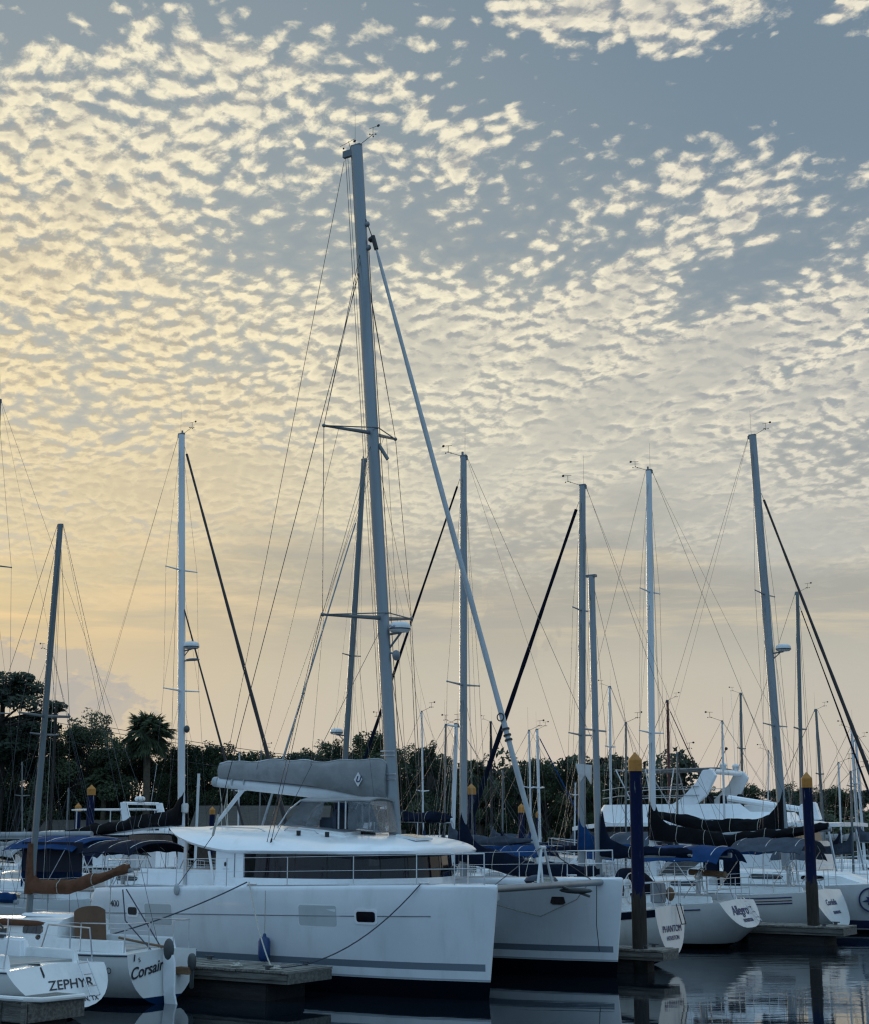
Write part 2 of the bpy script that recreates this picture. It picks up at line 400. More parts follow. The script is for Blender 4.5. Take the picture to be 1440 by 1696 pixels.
# ------------------------------------------------------------------ water, ground
def water():
    mb = MB(); mb.add([(-900,-60,0),(900,-60,0),(900,121,0),(-900,121,0)], [(0,1,2,3)])
    m = bpy.data.materials.new('harbour_water'); m.use_nodes = True; nt = m.node_tree; g = G(nt); b = nt.nodes['Principled BSDF']
    b.inputs['Base Color'].default_value = (.006, .010, .014, 1); b.inputs['Roughness'].default_value = .025
    b.inputs['IOR'].default_value = 1.6; b.inputs['Specular IOR Level'].default_value = .5
    tc = nt.nodes.new('ShaderNodeTexCoord'); P = tc.outputs['Object']
    x, y, z = g.sep(P)
    big = g.noise(g.xyz(g.m('MULTIPLY', x, .10), g.m('MULTIPLY', y, .13)), 1.0, 2, .5)
    patch = g.step(big, .40, .62, .22, 1.0)
    side = g.step(x, -1.0, 8.0, .10, 1.0)                  # the open fairway on the right is ruffled, the slips lie calm
    n1 = g.noise(g.xyz(g.m('MULTIPLY', x, .30), g.m('MULTIPLY', y, 1.0)), 1.9, 3, .5, .4)
    n2 = g.noise(g.xyz(g.m('MULTIPLY', x, .4), g.m('MULTIPLY', y, 1.0), 5.0), 9.0, 3, .5)
    h = g.m('MULTIPLY', g.m('ADD', n1, g.m('MULTIPLY', n2, .12)), g.m('MULTIPLY', patch, side))
    bn = nt.nodes.new('ShaderNodeBump'); bn.inputs['Strength'].default_value = 1.0; bn.inputs['Distance'].default_value = .013
    nt.links.new(h, bn.inputs['Height']); nt.links.new(bn.outputs[0], b.inputs['Normal'])
    o = mb.build('water', m, smooth=False); tag(o, 'calm dark harbour water with mirror reflections', None, kind='structure')
water()
def shore():
    mb = MB(); mb.add([(-1200,120,-.5),(1200,120,-.5),(1200,120.6,.55),(-1200,120.6,.55),(-1200,2500,.9),(1200,2500,.9)], [(0,1,2,3),(3,2,5,4)])
    gm = mat('grass_bank', lin(52,62,42), .95, 0, .4, .6, bump=.5, bscale=3)
    o = mb.build('ground', gm, smooth=False); tag(o, 'dark grassy shore behind the marina', None, kind='structure')
shore()

# ------------------------------------------------------------------ docks and pilings
def dock(x0, x1, y0, y1, label, top=.60, thick=.20, gap=.012, skirt=True, pt=.22):
    c = DK((x0+x1)/2, (y0+y1)/2); L = abs(x1-x0); W = abs(y1-y0)
    r = thing('dock', label, 'dock', (c.x, c.y, 0), RZ)
    mb = MB(); n = int(L/.145) if L > W else int(L/.145); rnd = random.Random(int(x1*100+y0*10))
    for i in range(n):
        a = -L/2 + i*L/n; q = rnd.uniform(-.006, .006)
        mb.box(a, a+L/n-gap, -W/2-rnd.uniform(0, .012), W/2+rnd.uniform(0, .012), top-.045+q, top+q)
    mb.build('decking', dockw, r, smooth=False)
    for s in (-1, 1):
        f = MB(); f.box(-L/2+.01, L/2-.01, s*(W/2-.07), s*(W/2-.03), top-.05-thick, top-.046); f.box(-L/2+.02, L/2-.02, s*(W/2-.028), s*(W/2-.004), top-.18, top-.075)
        f.build('fascia', dockf, r, smooth=False, bevel=.004)
    f = MB(); f.box(L/2-.05, L/2-.003, -W/2+.03, W/2-.03, top-.05-thick, top-.052)
    f.build('end_board', dockf, r, smooth=False, bevel=.004)
    for i in range(4):
        for s in (-1, 1):
            cx = L/2-.6-i*2.6; q = MB(); q.tube([(cx-.13,s*(W/2-.14),top+.075),(cx+.13,s*(W/2-.14),top+.075)], .017, 6); q.box(cx-.05,cx+.05,s*(W/2-.14)-.025,s*(W/2-.14)+.025,top+.006,top+.07); q.build('cleat', motor, r)
    f = MB()
    k = max(1, int(L/2.6))
    for i in range(k):
        a = -L/2+.25+i*(L-.5)/k
        f.box(a, a+(L-.5)/k-.35, -W/2+.12, W/2-.12, -.25, top-.06-thick)
    f.build('float', dockd, r, smooth=False, bevel=.03)
    return r
dock(-13, -3.35, -5.45, -3.95, 'weathered plank finger dock in front of the white catamaran')
dockA = dock(-13, .35, 4.0, 4.95, 'short dock end holding the near blue piling, beside the catamaran', top=.56)
dock(-13, 1.15, 14.6, 15.9, 'finger dock at right with blue piling, behind the sloop with blue lettering', top=.56)
# finger in the bottom left corner
cdk = at(93, 1634, 27.5)
def corner_dock():
    r = thing('dock', 'dock corner in the bottom left with white bumper pipe along its edge', 'dock', (cdk.x, cdk.y, 0), RZ)
    top = .52; mb = MB()
    for i in range(40): mb.box(-.15*(i+1)+.14, -.15*i-.005+.14, -.75, .55, top-.045, top)
    mb.build('decking', dockw, r, smooth=False)
    f = MB(); f.box(-6, .1, -.78, -.745, top-.36, top-.05); f.box(.1, .15, -.75, .55, top-.36, top-.05); f.box(-.55, -.45, -.82, -.78, top-.40, top-.02); f.box(.06, .17, -.83, -.785, top-.42, top)
    f.build('fascia', dockf, r, smooth=False, bevel=.005)
    f = MB(); f.box(-5.6, -.1, -.6, .4, -.3, top-.38); f.build('float', dockd, r, smooth=False, bevel=.02)
    p = MB(); p.tube([(.17,.5,top-.02),(.19,-.5,top-.0),(.10,-.80,top+.03),(-.8,-.86,top+.03),(-1.45,-.88,top),(-1.62,-.9,top-.12),(-1.7,-.92,top-.5),(-1.72,-.92,top-.9)], .045, 8)
    p.build('bumper_pipe', whitep, r)
corner_dock()

def piling_mat():
    m = bpy.data.materials.new('blue_piling_sleeve'); m.use_nodes = True; nt = m.node_tree; g = G(nt); b = nt.nodes['Principled BSDF']
    tc = nt.nodes.new('ShaderNodeTexCoord'); x, y, z = g.sep(tc.outputs['Object'])
    n = g.noise(g.vm('MULTIPLY', tc.outputs['Object'], (7,7,.55)), 2.0, 5, .65)
    n2 = g.noise(g.vm('MULTIPLY', tc.outputs['Object'], (9,9,.8)), 3.0, 5, .6)
    wood = g.mix(n2, lin(26,23,22), lin(70,65,60))
    bl = g.mix(n2, lin(3,12,38), lin(8,27,68))
    f = g.step(g.m('ADD', z, g.m('MULTIPLY', g.m('SUBTRACT', n, .5), 1.1)), 1.82, 1.90)
    c = g.mix(f, wood, bl)
    c = g.mix(g.step(z, .5, .1), c, lin(16,18,16))
    chafe = g.noise(g.vm('MULTIPLY', tc.outputs['Object'], (5,5,.35)), 3.2, 5, .7)
    c = g.mix(g.m('MULTIPLY', g.step(chafe, .60, .68), .45), c, lin(92,94,98))
    drop = g.noise(g.vm('MULTIPLY', tc.outputs['Object'], (12,12,.9)), 1.6, 4, .6)
    c = g.mix(g.m('MULTIPLY', g.m('MULTIPLY', g.step(drop, .60, .66), g.step(z, 3.6, 4.5)), .7), c, lin(170,172,168))
    nt.links.new(c, b.inputs['Base Color']); b.inputs['Roughness'].default_value = .75; b.inputs['Specular IOR Level'].default_value = .15
    bn = nt.nodes.new('ShaderNodeBump'); bn.inputs['Strength'].default_value = .5; bn.inputs['Distance'].default_value = .03
    nt.links.new(n2, bn.inputs['Height']); nt.links.new(bn.outputs[0], b.inputs['Normal'])
    return m
pm = piling_mat()
def piling(loc, ztop, r, label, tilt=(0,0)):
    t = thing('piling', label, 'piling', (loc.x, loc.y, 0), random.uniform(0, 3), 'blue pilings with orange caps')
    t.rotation_euler[0] = tilt[0]; t.rotation_euler[1] = tilt[1]
    mb = MB(); rings = []
    zs = [-1.0, .2, .9, 1.4, 1.78, 1.84, 2.6, 3.6, ztop-.40]
    for z in zs:
        rr = r*(1.13 if z < 1.8 else 1.0)*(1.02 - .01*z)
        rings.append([(rr*math.cos(a*math.pi/8)*(1+.02*math.sin(3*a+z)), rr*math.sin(a*math.pi/8)*(1+.02*math.cos(2*a+z)), z) for a in range(16)])
    mb.rings(rings); mb.build('pile', pm, t)
    c = MB(); c.tube([(0,0,ztop-.46),(0,0,ztop-.20)], r*1.06, 16); c.tube([(0,0,ztop-.20),(0,0,ztop-.18),(0,0,ztop)], [r*1.06, r*1.04, .012], 16)
    c.build('cap', orange, t)
    return t
def pile_px(px, ptop, Y, wpx, label):
    b = at(px, ptop, Y); sc = FPX/Y
    piling(b, b.z, wpx/sc/2, label)
pile_px(1052, 1246, 37.75, 21, 'tall blue piling right of the catamaran, largest and nearest of the orange-capped pilings')
pile_px(1336, 1279, 46.6, 17, 'blue piling at the far right standing on the finger dock')
pile_px(781, 1298, 66, 13.5, 'blue orange-capped piling just right of the main mast of the navy-covered ketch')
pile_px(152, 1300, 70, 13, 'taller blue orange-capped piling at the left behind the blue awning boat')
pile_px(130, 1330, 84, 10, 'shorter blue orange-capped piling beside the taller one at the left')
pile_px(352, 1336, 92, 9, 'small blue orange-capped piling under the end of the grey boom cover')
pile_px(864, 1331, 80, 10.5, 'blue orange-capped piling half hidden by the white furled sail')
pile_px(892, 1342, 96, 8.5, 'distant blue orange-capped piling right of the white furled sail')
# ------------------------------------------------------------------ boat pieces
def hull_loft(st, n=10, deck=True, camber=.05, rake=0.0, pw=.75, cw=1.15):
    """st: stations from stern to bow (x, half beam, sheer z, keel z[, y centre]); rake tilts the transom (lower edge further aft)"""
    rings = []
    L = st[-1][0]-st[0][0]
    for i, s in enumerate(st):
        x, b, zs, zk = s[:4]; yc = s[4] if len(s) > 4 else 0; p = s[5] if len(s) > 5 else pw
        half = []
        for j in range(n+1):
            a = j/n*math.pi/2
            y = b*math.sin(a)**p; z = zs-(zs-zk)*math.cos(a)**cw
            xx = x - rake*(zs-z)*max(0, 1-(x-st[0][0])/(L*.22))
            half.append((xx, y, z))
        ring = [(q[0], yc-q[1], q[2]) for q in reversed(half)] + [(q[0], yc+q[1], q[2]) for q in half[1:]]
        if deck: ring.append((x, yc, zs+camber*min(1, b)))
        rings.append(ring)
    mb = MB(); mb.rings(rings, caps=True, closed=deck)
    return mb
def stations(La, Lf, beam, fbs, fbm, fbb, tw=.72, over=.25, bowover=.6, keel=-.35, n=16):
    """generic keelboat: x from -La (transom) to Lf (stem head)"""
    st = []; L = La+Lf
    for i in range(n+1):
        t = i/n; x = -La+L*t
        full = math.sin(math.pi*min(1, (t*.62+.30)))**.9 if t < .32 else None
        b = tw+(1-tw)*math.sin(min(1, t/.45)*math.pi/2) if t < .45 else math.cos((t-.45)/.55*math.pi/2)**.72
        b = max(b, .012)*beam/2
        zs = fbs*(1-t)**2+fbb*t**2+2*(fbm-.25*(fbs+fbb))*2*t*(1-t)*.5+0 if False else (fbs+(fbb-fbs)*t - 4*((fbs+fbb)/2-fbm)*t*(1-t))
        if t < .2: zk = over+(keel-over)*math.sin(t/.2*math.pi/2)
        elif t > .80: zk = keel+(fbb*.55-keel)*((t-.80)/.2)**2
        else: zk = keel
        st.append((x, b, zs, zk))
    return st
def sheer_at(st, x):
    for a, b in zip(st, st[1:]):
        if a[0] <= x <= b[0] or b is st[-1]:
            f = max(0, min(1, (x-a[0])/(b[0]-a[0]))); return a[1]+(b[1]-a[1])*f, a[2]+(b[2]-a[2])*f
def sail_cover(L, r0, mtl, parent, neck=1.1, rise=.3, seed=0, name='sail_cover', zb=0, x0=.12, droop=0.0, endr=.12, tall=1.0, sgn=-1, ties=True, neckr=.17):
    """flaked mainsail under a canvas cover on the boom; climbs the mast at its forward end"""
    rnd = random.Random(seed); rings = []; N = 44; M = 16
    for i in range(N+1):
        t = i/N; x = sgn*(x0+(L-x0)*t)
        h = r0*(1.0-.55*t)*tall + .10*r0*math.sin(t*17+seed)+ (neck*math.exp(-(t/.035)**1.3) + .40*neck*math.exp(-(t/.13)**1.5))*.42
        wd = r0*(.62-.28*t)+neckr*.25*math.exp(-t/.05)
        lo = -.10-.03*math.sin(t*9+seed)-droop*.3*math.sin(math.pi*t)
        zc = zb+rise*t-droop*math.sin(math.pi*t)
        if t > .97: h *= .7; wd *= .75
        ring = []
        for j in range(M):
            a = 2*math.pi*j/M
            z = (h if math.sin(a) > 0 else -lo)*math.sin(a)
            y = wd*math.cos(a)*(1-.25*max(0, math.sin(a)))
            k = 1+.20*mnoise.noise(Vector((x*2.6, a*1.3+seed, seed)))+.05*math.sin(5*a+x*7)+.05*mnoise.noise(Vector((x*8, a*2, seed)))
            ring.append((x+ (.0), y*k, zc+z*k))
        rings.append(ring)
    mb = MB(); mb.rings(rings); o = mb.build(name, mtl, parent)
    if ties:
        k = max(3, int(L/1.0))
        for i in range(1, k):
            tm = MB(); r_ = rings[int(i/k*N)]
            tm.tube([Vector(p)*1.0+Vector((0, .006*(1 if p[1] > 0 else -1), .006)) for p in r_]+[r_[0]], .009, 5, caps=False); tm.build('sail_tie', rope, o)
    return o
def arch_canvas(x0, x1, w, z, drop, parent, m, name='bimini', yc=0, camb=.14, th=.02, legs=True, legz=1.0, seed=0, curl=.35):
    mb = MB()
    def f(u, v):
        s = 2*v-1; x = x0+(x1-x0)*u
        e = abs(s)**3.0
        sag = -.035*math.sin(u*math.pi*3)**2
        en = drop*curl*(max(0, abs(2*u-1)-.72)/.28)**2
        return (x, yc+w/2*s, z+camb*(1-s*s)-drop*e-en+sag+.01*mnoise.noise(Vector((x*3, s*4, seed))))
    mb.grid(f, 18, 14, th); o = mb.build(name, m, parent)
    if legs:
        for k, xx in enumerate((x0+.1*(x1-x0), x0+.5*(x1-x0), x0+.9*(x1-x0))):
            t = MB(); pts = []
            xm = (x0+x1)/2
            pts.append((xm+(xx-xm)*.25, yc-w/2+.02, legz))
            for q in range(9):
                s = -1+2*q/8; pts.append((xx, yc+w/2*s*.985, z+camb*(1-s*s)-drop*abs(s)**3-.03))
            pts.append((xm+(xx-xm)*.25, yc+w/2-.02, legz))
            t.tube(pts, .013, 6); t.build('canopy_bow', steel, parent)
    return o
def wire_part(name, pts, parent, r=.006, m=None, n=4):
    mb = MB(); mb.tube(pts, r, n); return mb.build(name, m or wire, parent)
def sag_pts(a, b, sag, n=14):
    a, b = Vector(a), Vector(b)
    return [a.lerp(b, i/n)+Vector((0,0,-4*sag*(i/n)*(1-i/n))) for i in range(n+1)]
def masthead(parent, top, mw, kind=1, seed=0):
    x, y, z = top; rnd = random.Random(seed)
    c = MB(); c.box(x-mw*.9, x+mw*.8, y-mw*.35, y+mw*.35, z-.02, z+.06); c.box(x-mw*1.2, x-mw*.5, y-.02, y+.02, z-.10, z+.02)
    c.build('mast_cap', alumd, parent)
    a = MB(); a.tube([(x-.05,y,z+.05),(x-.06,y,z+1.0)], .005, 4, .003); a.build('antenna', wired, parent)
    wv = MB(); s = 1 if kind in (1, 3) else -1
    wv.tube([(x+s*mw*.7,y,z+.04),(x+s*.52,y,z+.22),(x+s*.52,y,z+.40)], .008, 5)
    wv.tube([(x+s*.52-.13,y,z+.40),(x+s*.52+.17,y,z+.42)], .007, 4)
    wv.ellips((x+s*.52+.17,y,z+.42), (.05,.006,.04), 8, 4)
    for q in range(3):
        an = q*2.1; px_, py_ = x+s*.52+.09*math.cos(an), y+.09*math.sin(an)
        wv.tube([(x+s*.52,y,z+.22),(px_,py_,z+.20)], .005, 4); wv.ellips((px_,py_,z+.20), (.022,.022,.022), 6, 4)
    wv.build('wind_sensor', wired, parent)
    if kind >= 2:
        l = MB(); l.tube([(x+.03,y,z+.05),(x+.03,y,z+.16)], .035, 8); l.build('masthead_light', greyp, parent)
def radome(parent, x, y, z, r=.28, name='radar_dome', m=None):
    mb = MB(); rings = []
    for (q, h) in ((.3,-.02),(.82,0),(1.0,.05),(1.0,.12),(.93,.19),(.7,.235),(.3,.25)):
        rings.append([(x+r*q*math.cos(a*math.pi/10), y+r*q*math.sin(a*math.pi/10), z+h*r/.28) for a in range(20)])
    mb.rings(rings); o = mb.build(name, m or whitep, parent)
    b = MB(); rg = [[(x+r*q*math.cos(a*math.pi/10), y+r*q*math.sin(a*math.pi/10), z+h) for a in range(20)] for q, h in ((1.006,.045),(1.006,.075))]
    b.rings(rg, caps=False); b.build('dome_band', rubber, o)
    return o
def rail(parent, path, h, name, r=.013, posts=None, mid=True, m=None):
    """bent tube rail over a path of deck points"""
    mb = MB(); P_ = [Vector(p) for p in path]
    top = [p+Vector((0,0,h)) for p in P_]
    mb.tube([P_[0]]+top+[P_[-1]], r, 6)
    if mid: mb.tube([p+Vector((0,0,h*.52)) for p in P_], r*.75, 5)
    for p in (posts if posts is not None else P_[1:-1]): mb.tube([p, Vector(p)+Vector((0,0,h))], r, 6)
    return mb.build(name, m or steel, parent)
def lifelines(parent, pts, h=.6, r=.004, name='lifeline', stz=True):
    mb = MB(); P_ = [Vector(p) for p in pts]
    if stz:
        for p in P_: mb.tube([p, p+Vector((0,0,h))], .012, 6)
    for k in (1.0, .52): mb.tube([p+Vector((0,0,h*k)) for p in P_], r, 4)
    return mb.build(name, steel, parent)
def solve_top(base, hd, px, py):
    """mast top above a foot: height and rake aft that put it on the ray through a pixel"""
    r = ray(px, py); h = Vector((math.cos(hd), math.sin(hd), 0))
    # t*rx - s*hx = Bx ; t*ry - s*hy = By
    det = -r.x*h.y + r.y*h.x
    t = (-base.x*h.y + base.y*h.x)/det; s = (r.x*base.y - r.y*base.x)/det
    return s, CAMH+t*r.z       # s forward(+)/aft(-), z
# ------------------------------------------------------------------ the big white catamaran
def catamaran():
    t = thing('catamaran', 'large white sailing catamaran with grey boom cover and dark wraparound saloon windows', 'catamaran', (O0.x, O0.y, 0), RZ)
    W = lin(214,219,224)
    GS = lin(104,116,128)
    hm = hullmat('cat_topsides', W, [(-2,.36,lin(12,15,24)), (.56,.70,GS,-.33), (.365,.40,lin(150,160,168))])
    def half(side):
        yc = -2.85*side if side > 0 else 2.85
        st = [(-12.3,.42,.42,-.2),(-11.9,.50,.46,-.3),(-11.35,.58,.92,-.4),(-11.3,.60,1.0,-.4),(-10.85,.68,1.42,-.5),(-10.72,.70,1.86,-.5),(-10.60,.72,2.0,-.5),(-9.0,.76,2.06,-.6),(-7,.80,2.11,-.6),
              (-5,.80,2.15,-.6),(-3.5,.76,2.19,-.6),(-2.4,.64,2.215,-.6),(-1.5,.47,2.23,-.6),(-.8,.29,2.235,-.55),(-.35,.15,2.24,-.5),(-.12,.06,2.24,-.45),(-.07,.025,2.22,-.4)]
        st = [(x,b,zs,zk,yc,.42) for x,b,zs,zk in st]
        rings = []
        n = 14
        for i, (x,b,zs,zk,y0,p) in enumerate(st):
            ring = []; hf = []
            bw = b*(.72 if x < -1 else .60)     # waterline half beam
            xr = x
            for (yy, zz) in ((0,zk),(bw*.55,zk+.08),(bw*.95,-.12),(bw,.25),(bw+(b-bw)*.35,.75),(bw+(b-bw)*.72,1.25),(b*.985,1.7),(b,zs-.10),(b*.985,zs-.035),(b-.045 if b > .1 else b*.6,zs)):
                zz = min(zz, zs)
                fr = max(0, 1-(-x-.07)/2.0)     # stem rakes slightly
                hf.append((x-.10*(zs-zz)*fr, yy, zz))
            ring = [(q[0], y0-q[1], q[2]) for q in reversed(hf)]+[(q[0], y0+q[1], q[2]) for q in hf[1:]]
            ring.append((x, y0, zs+.012))
            rings.append(ring)
        mb = MB(); mb.rings(rings); h = mb.build('hull', hm, t)
        h['label'] = 'near white hull of the catamaran' if side > 0 else 'far white hull of the catamaran'
        return h
    near = half(1); far = half(-1)
    # bridge deck and foredeck moulding
    mb = MB(); mb.box(-10.4, -3.3, -2.3, 2.3, .85, 2.08); mb.build('bridge_deck', gelw, t, bevel=.06)
    mb = MB(); mb.box(-3.6, -1.9, -.35, .35, 1.75, 2.14); mb.build('foredeck_walkway', gelw, t, bevel=.04)
    # rub strip and grey toe rail along the near and far hull
    def hy(x):   # outer half width at deck
        pts = [(-10.6,.72),(-9,.76),(-7,.80),(-5,.80),(-3.5,.76),(-2.4,.64),(-1.5,.47),(-.8,.29),(-.35,.15),(-.1,.06)]
        for a, b in zip(pts, pts[1:]):
            if a[0] <= x <= b[0]: return a[1]+(b[1]-a[1])*(x-a[0])/(b[0]-a[0])
        return .7 if x < -10 else .05
    def hz(x): return 2.0+(x+10.6)*.24/10.5
    for s in (-1, 1):
        k = MB()
        for (a, b) in ((-10.2,-7.9),(-6.0,-3.3)):
            k = MB(); pts = [(x, s*(2.85+hy(x)-.09), hz(x)+.02) for x in [a+(b-a)*i/8 for i in range(9)]]
            k.tube(pts, .028, 6); k.build('toe_rail', greyp, t)
    # crease line, light panels and portlights on the outer side of the near hull
    def sidept(x, z, s=-1, out=.004):
        b = hy(x); bw = b*(.72 if x < -1 else .60)
        prof = [(-.12,bw*.95),(.25,bw),(.75,bw+(b-bw)*.35),(1.25,bw+(b-bw)*.72),(1.7,b*.985),(hz(x)-.10,b),(hz(x),b)]
        for a_, b_ in zip(prof, prof[1:]):
            if a_[0] <= z <= b_[0]: w_ = a_[1]+(b_[1]-a_[1])*(z-a_[0])/(b_[0]-a_[0]); break
        else: w_ = b
        return Vector((x, s*(2.85+w_+out), z))
    def quad(name, x0, x1, z0, z1, m, out=.004, s=-1, r=.06, bul=.0):
        mb = MB(); cs = []
        for (cx, cz, a0) in ((x1-r,z1-r,0),(x0+r,z1-r,90),(x0+r,z0+r,180),(x1-r,z0+r,270)):
            for k in range(4): a = R(a0+30*k); cs.append((cx+r*math.cos(a), cz+r*math.sin(a)))
        outer = [sidept(x, z, s, out) for x, z in cs]; inner = [sidept(x, z, s, -.06) for x, z in cs]
        mb.rings([inner, outer]); return mb.build(name, m, near if s < 0 else far, smooth=False)
    cl = MB(); cl.tube([sidept(x, 1.44+.19*(x+10.67)/10, -1, .001) for x in [-10.4+i*.5 for i in range(19)]], .012, 4)
    cl.build('styling_line', greyp, near)
    pan = hullmat('cat_hull_panel', lin(178,186,190), ())
    for (a, b, z0, z1) in ((-4.52,-3.55,1.36,1.78),(-8.98,-8.15,1.24,1.69)):
        quad('hull_panel', a, b, z0, z1, pan, .004, r=.05)
        quad('panel_frame', a-.025, b+.025, z0-.025, z1+.025, gel, .001, r=.06)
    for (a, b, z0, z1) in ((-3.06,-2.62,1.47,1.68),(-9.50,-9.22,1.43,1.60)):
        quad('port_frame', a-.05, b+.05, z0-.05, z1+.05, gelw, .012, r=.07)
        quad('portlight', a, b, z0, z1, darkwin, .018, r=.05)
    def inpt(x, z, out=.004): b = hy(x); return Vector((x, 2.85-b*.96-out, z))
    mb = MB(); cs = [(-1.72,1.66),(-1.68,1.80),(-1.40,1.80),(-1.36,1.66),(-1.42,1.62),(-1.66,1.62)]
    mb.rings([[inpt(x, z, -.2) for x, z in cs], [inpt(x, z, .02) for x, z in cs]]); mb.build('portlight', darkwin, far, smooth=False)
    lettering('400', .20, ink, near, sidept(-9.93, 1.66, -1, .008), Matrix(((1,0,0),(0,0,-1),(0,1,0))), sx=.95)
    # ---- saloon
    def plan(s, off=0.0):      # s in 0..1 from starboard aft, round the front, to port aft
        pts = [(-7.85,-2.50),(-6.4,-2.52),(-5.3,-2.44),(-4.55,-2.18),(-4.0,-1.70),(-3.6,-1.0),(-3.42,-.3),(-3.42,.3),(-3.6,1.0),(-4.0,1.70),(-4.55,2.18),(-5.3,2.44),(-6.4,2.52),(-7.85,2.50)]
        k = s*(len(pts)-1); i = min(int(k), len(pts)-2); f = k-i
        p = Vector(pts[i]).lerp(Vector(pts[i+1]), f); c = Vector((-6.2, 0))
        d = (p-c); d.normalize(); return p+d*off
    def band(z0, z1, off0, off1, s0=0.0, s1=1.0, n=64):
        mb = MB(); rows = []
        for i in range(n+1):
            s = s0+(s1-s0)*i/n; a = plan(s, off0); b = plan(s, off1); rows.append((Vector((a.x,a.y,z0)), Vector((b.x,b.y,z1))))
        return rows
    def band_mesh(name, z0, z1, off0, off1, m, s0=0, s1=1, th=.05, parent=t, n=64):
        rows = band(z0, z1, off0, off1, s0, s1, n); c = Vector((-6.2, 0, 0)); mb = MB(); rings = []
        for a, b in rows:
            ia = a+(Vector((c.x,c.y,a.z))-a).normalized()*th; ib = b+(Vector((c.x,c.y,b.z))-b).normalized()*th
            rings.append([a, b, ib, ia])
        mb.rings(rings); return mb.build(name, m, parent)
    cab = band_mesh('saloon_wall', 2.02, 2.27, .02, 0, gelw)
    band_mesh('saloon_wall', 2.80, 3.02, -.06, -.12, gelw)
    w = MB(); w.box(-7.84, -7.02, -2.49, -2.44, 2.22, 2.86); w.box(-7.84, -7.02, 2.44, 2.49, 2.22, 2.86); w.box(-7.86, -7.80, -2.46, 2.46, 2.02, 2.9); w.build('aft_bulkhead', gelw, t)
    sd = MB(); sd.box(-7.28,-7.262,-2.502,-2.49,2.27,2.80); sd.build('locker_seam', greyp, t)
    e = MB(); e.ellips((-7.55,-2.50,2.56),(.035,.012,.055),12,6); e.build('emblem', ink, t)
    lettering('• • • • •', .05, ink, t, (-7.52,-2.502,2.45), Matrix(((1,0,0),(0,0,-1),(0,1,0))), sx=1.3)
    b_ = MB(); b_.box(-7.0,-4.2,-2.0,2.0,2.0,2.04); b_.build('saloon_floor', teak, t)
    ins = MB(); ins.box(-6.8,-5.9,-.9,.9,2.04,2.42); ins.box(-5.3,-4.6,-1.5,1.5,2.04,2.5); ins.box(-6.9,-6.5,-2.2,-1.5,2.04,2.62); ins.build('saloon_furniture', greyp, t, bevel=.03)
    glass = band_mesh('saloon_window', 2.27, 2.80, 0, -.06, tint, .062, 1.0-.062, th=.02)
    for s in (.135,.205,.262,.33,.40,.47,.53,.60,.67,.74,.80,.87):
        a = plan(s, -.012); b = plan(s, -.075); mb = MB(); mb.tube([(a.x,a.y,2.27),(b.x,b.y,2.80)], .022, 6); mb.build('mullion', rubber, glass)
    for k in (.075,.125,.195,.215,.285,.34,.375,.41,.425,.44,.47,.50,.55,.60):
        a = plan(k, -.125); c2 = plan(k+(.034 if k > .42 else .020), -.13); mb = MB()
        def cf(u, v, a=a, c2=c2):
            p = a.lerp(c2, u); d = (p-Vector((-6.2,0))).normalized()*.018*math.sin(u*19)
            return (p.x+d.x, p.y+d.y, 2.28+.49*v)
        mb.grid(cf, 12, 3, 0); mb.build('curtain', curt, t)
    # ---- hardtop roof
    def rw(x):        # half width
        if x > -4.6: f = (x+4.6)/1.62; return 2.62*math.sqrt(max(0, 1-min(1, f)**2.1))
        if x < -8.2: f = (-8.2-x)/1.6; return 2.62-.65*f**2.2
        return 2.62
    def rz0(x): return 2.84+max(0, (-7.3-x))**1.5*.13
    def rz1(x):
        if x > -4.9: return 3.20-.24*((x+4.9)/1.95)**2
        return 3.20+.20*math.sin(min(1, (-4.9-x)/2.6)*math.pi/2)-.0*max(0,-8.8-x)
    mb = MB(); rings = []; NX = 48; M = 22
    for i in range(NX+1):
        x = -9.80+(6.82)*i/NX; ww = max(rw(x), .02); z0 = rz0(x); z1 = rz1(x)
        tipf = min(1, (x+9.80)/.5); z1 = z0+(z1-z0)*(.35+.65*math.sqrt(max(0, tipf))) if x < -9.3 else z1
        if ww < 2.3: z1 = z0+(z1-z0)*(.45+.55*ww/2.3) if x > -4.6 else z1
        ring = []
        for j in range(M+1):
            s = -1+2*j/M; zz = z0+(z1-z0)*(1-abs(s)**2.6)**.62 if abs(s) < 1 else z0+.0
            ring.append((x, ww*s, zz+ .035))
        ring.append((x, ww*.97, z0-.03)); ring.append((x, 0, z0-.03)); ring.append((x, -ww*.97, z0-.03))
        rings.append(ring)
    mb.rings(rings); roof = mb.build('hardtop', gelw, t)
    for (x, y) in ((-8.95,-2.30),(-8.95,2.30)):
        p = MB(); p.tube([(x,y,2.0),(x,y,rz0(x)+.0)], .045, 10); p.build('roof_post', steel, t)
    p = MB(); p.tube([(-7.9,-2.46,2.1),(-8.05,-2.50,2.85)], .03, 8); p.build('roof_strut', gelw, t)
    # cockpit: coaming, seats, helm, aft rail, davits
    c = MB(); c.box(-10.5,-7.9,-2.28,-2.05,2.0,2.42); c.box(-10.5,-7.9,2.05,2.28,2.0,2.42); c.box(-10.5,-10.15,-2.2,2.2,2.0,2.36); c.build('cockpit_coaming', gelw, t, bevel=.05)
    c = MB(); c.box(-10.1,-9.5,-1.9,1.9,2.05,2.40); c.build('cockpit_seat', greyc, t, bevel=.05)
    def roofz(x, y):
        z0, z1 = rz0(x), rz1(x); s = min(.999, abs(y)/rw(x)); return z0+(z1-z0)*(1-s**2.6)**.62+.035
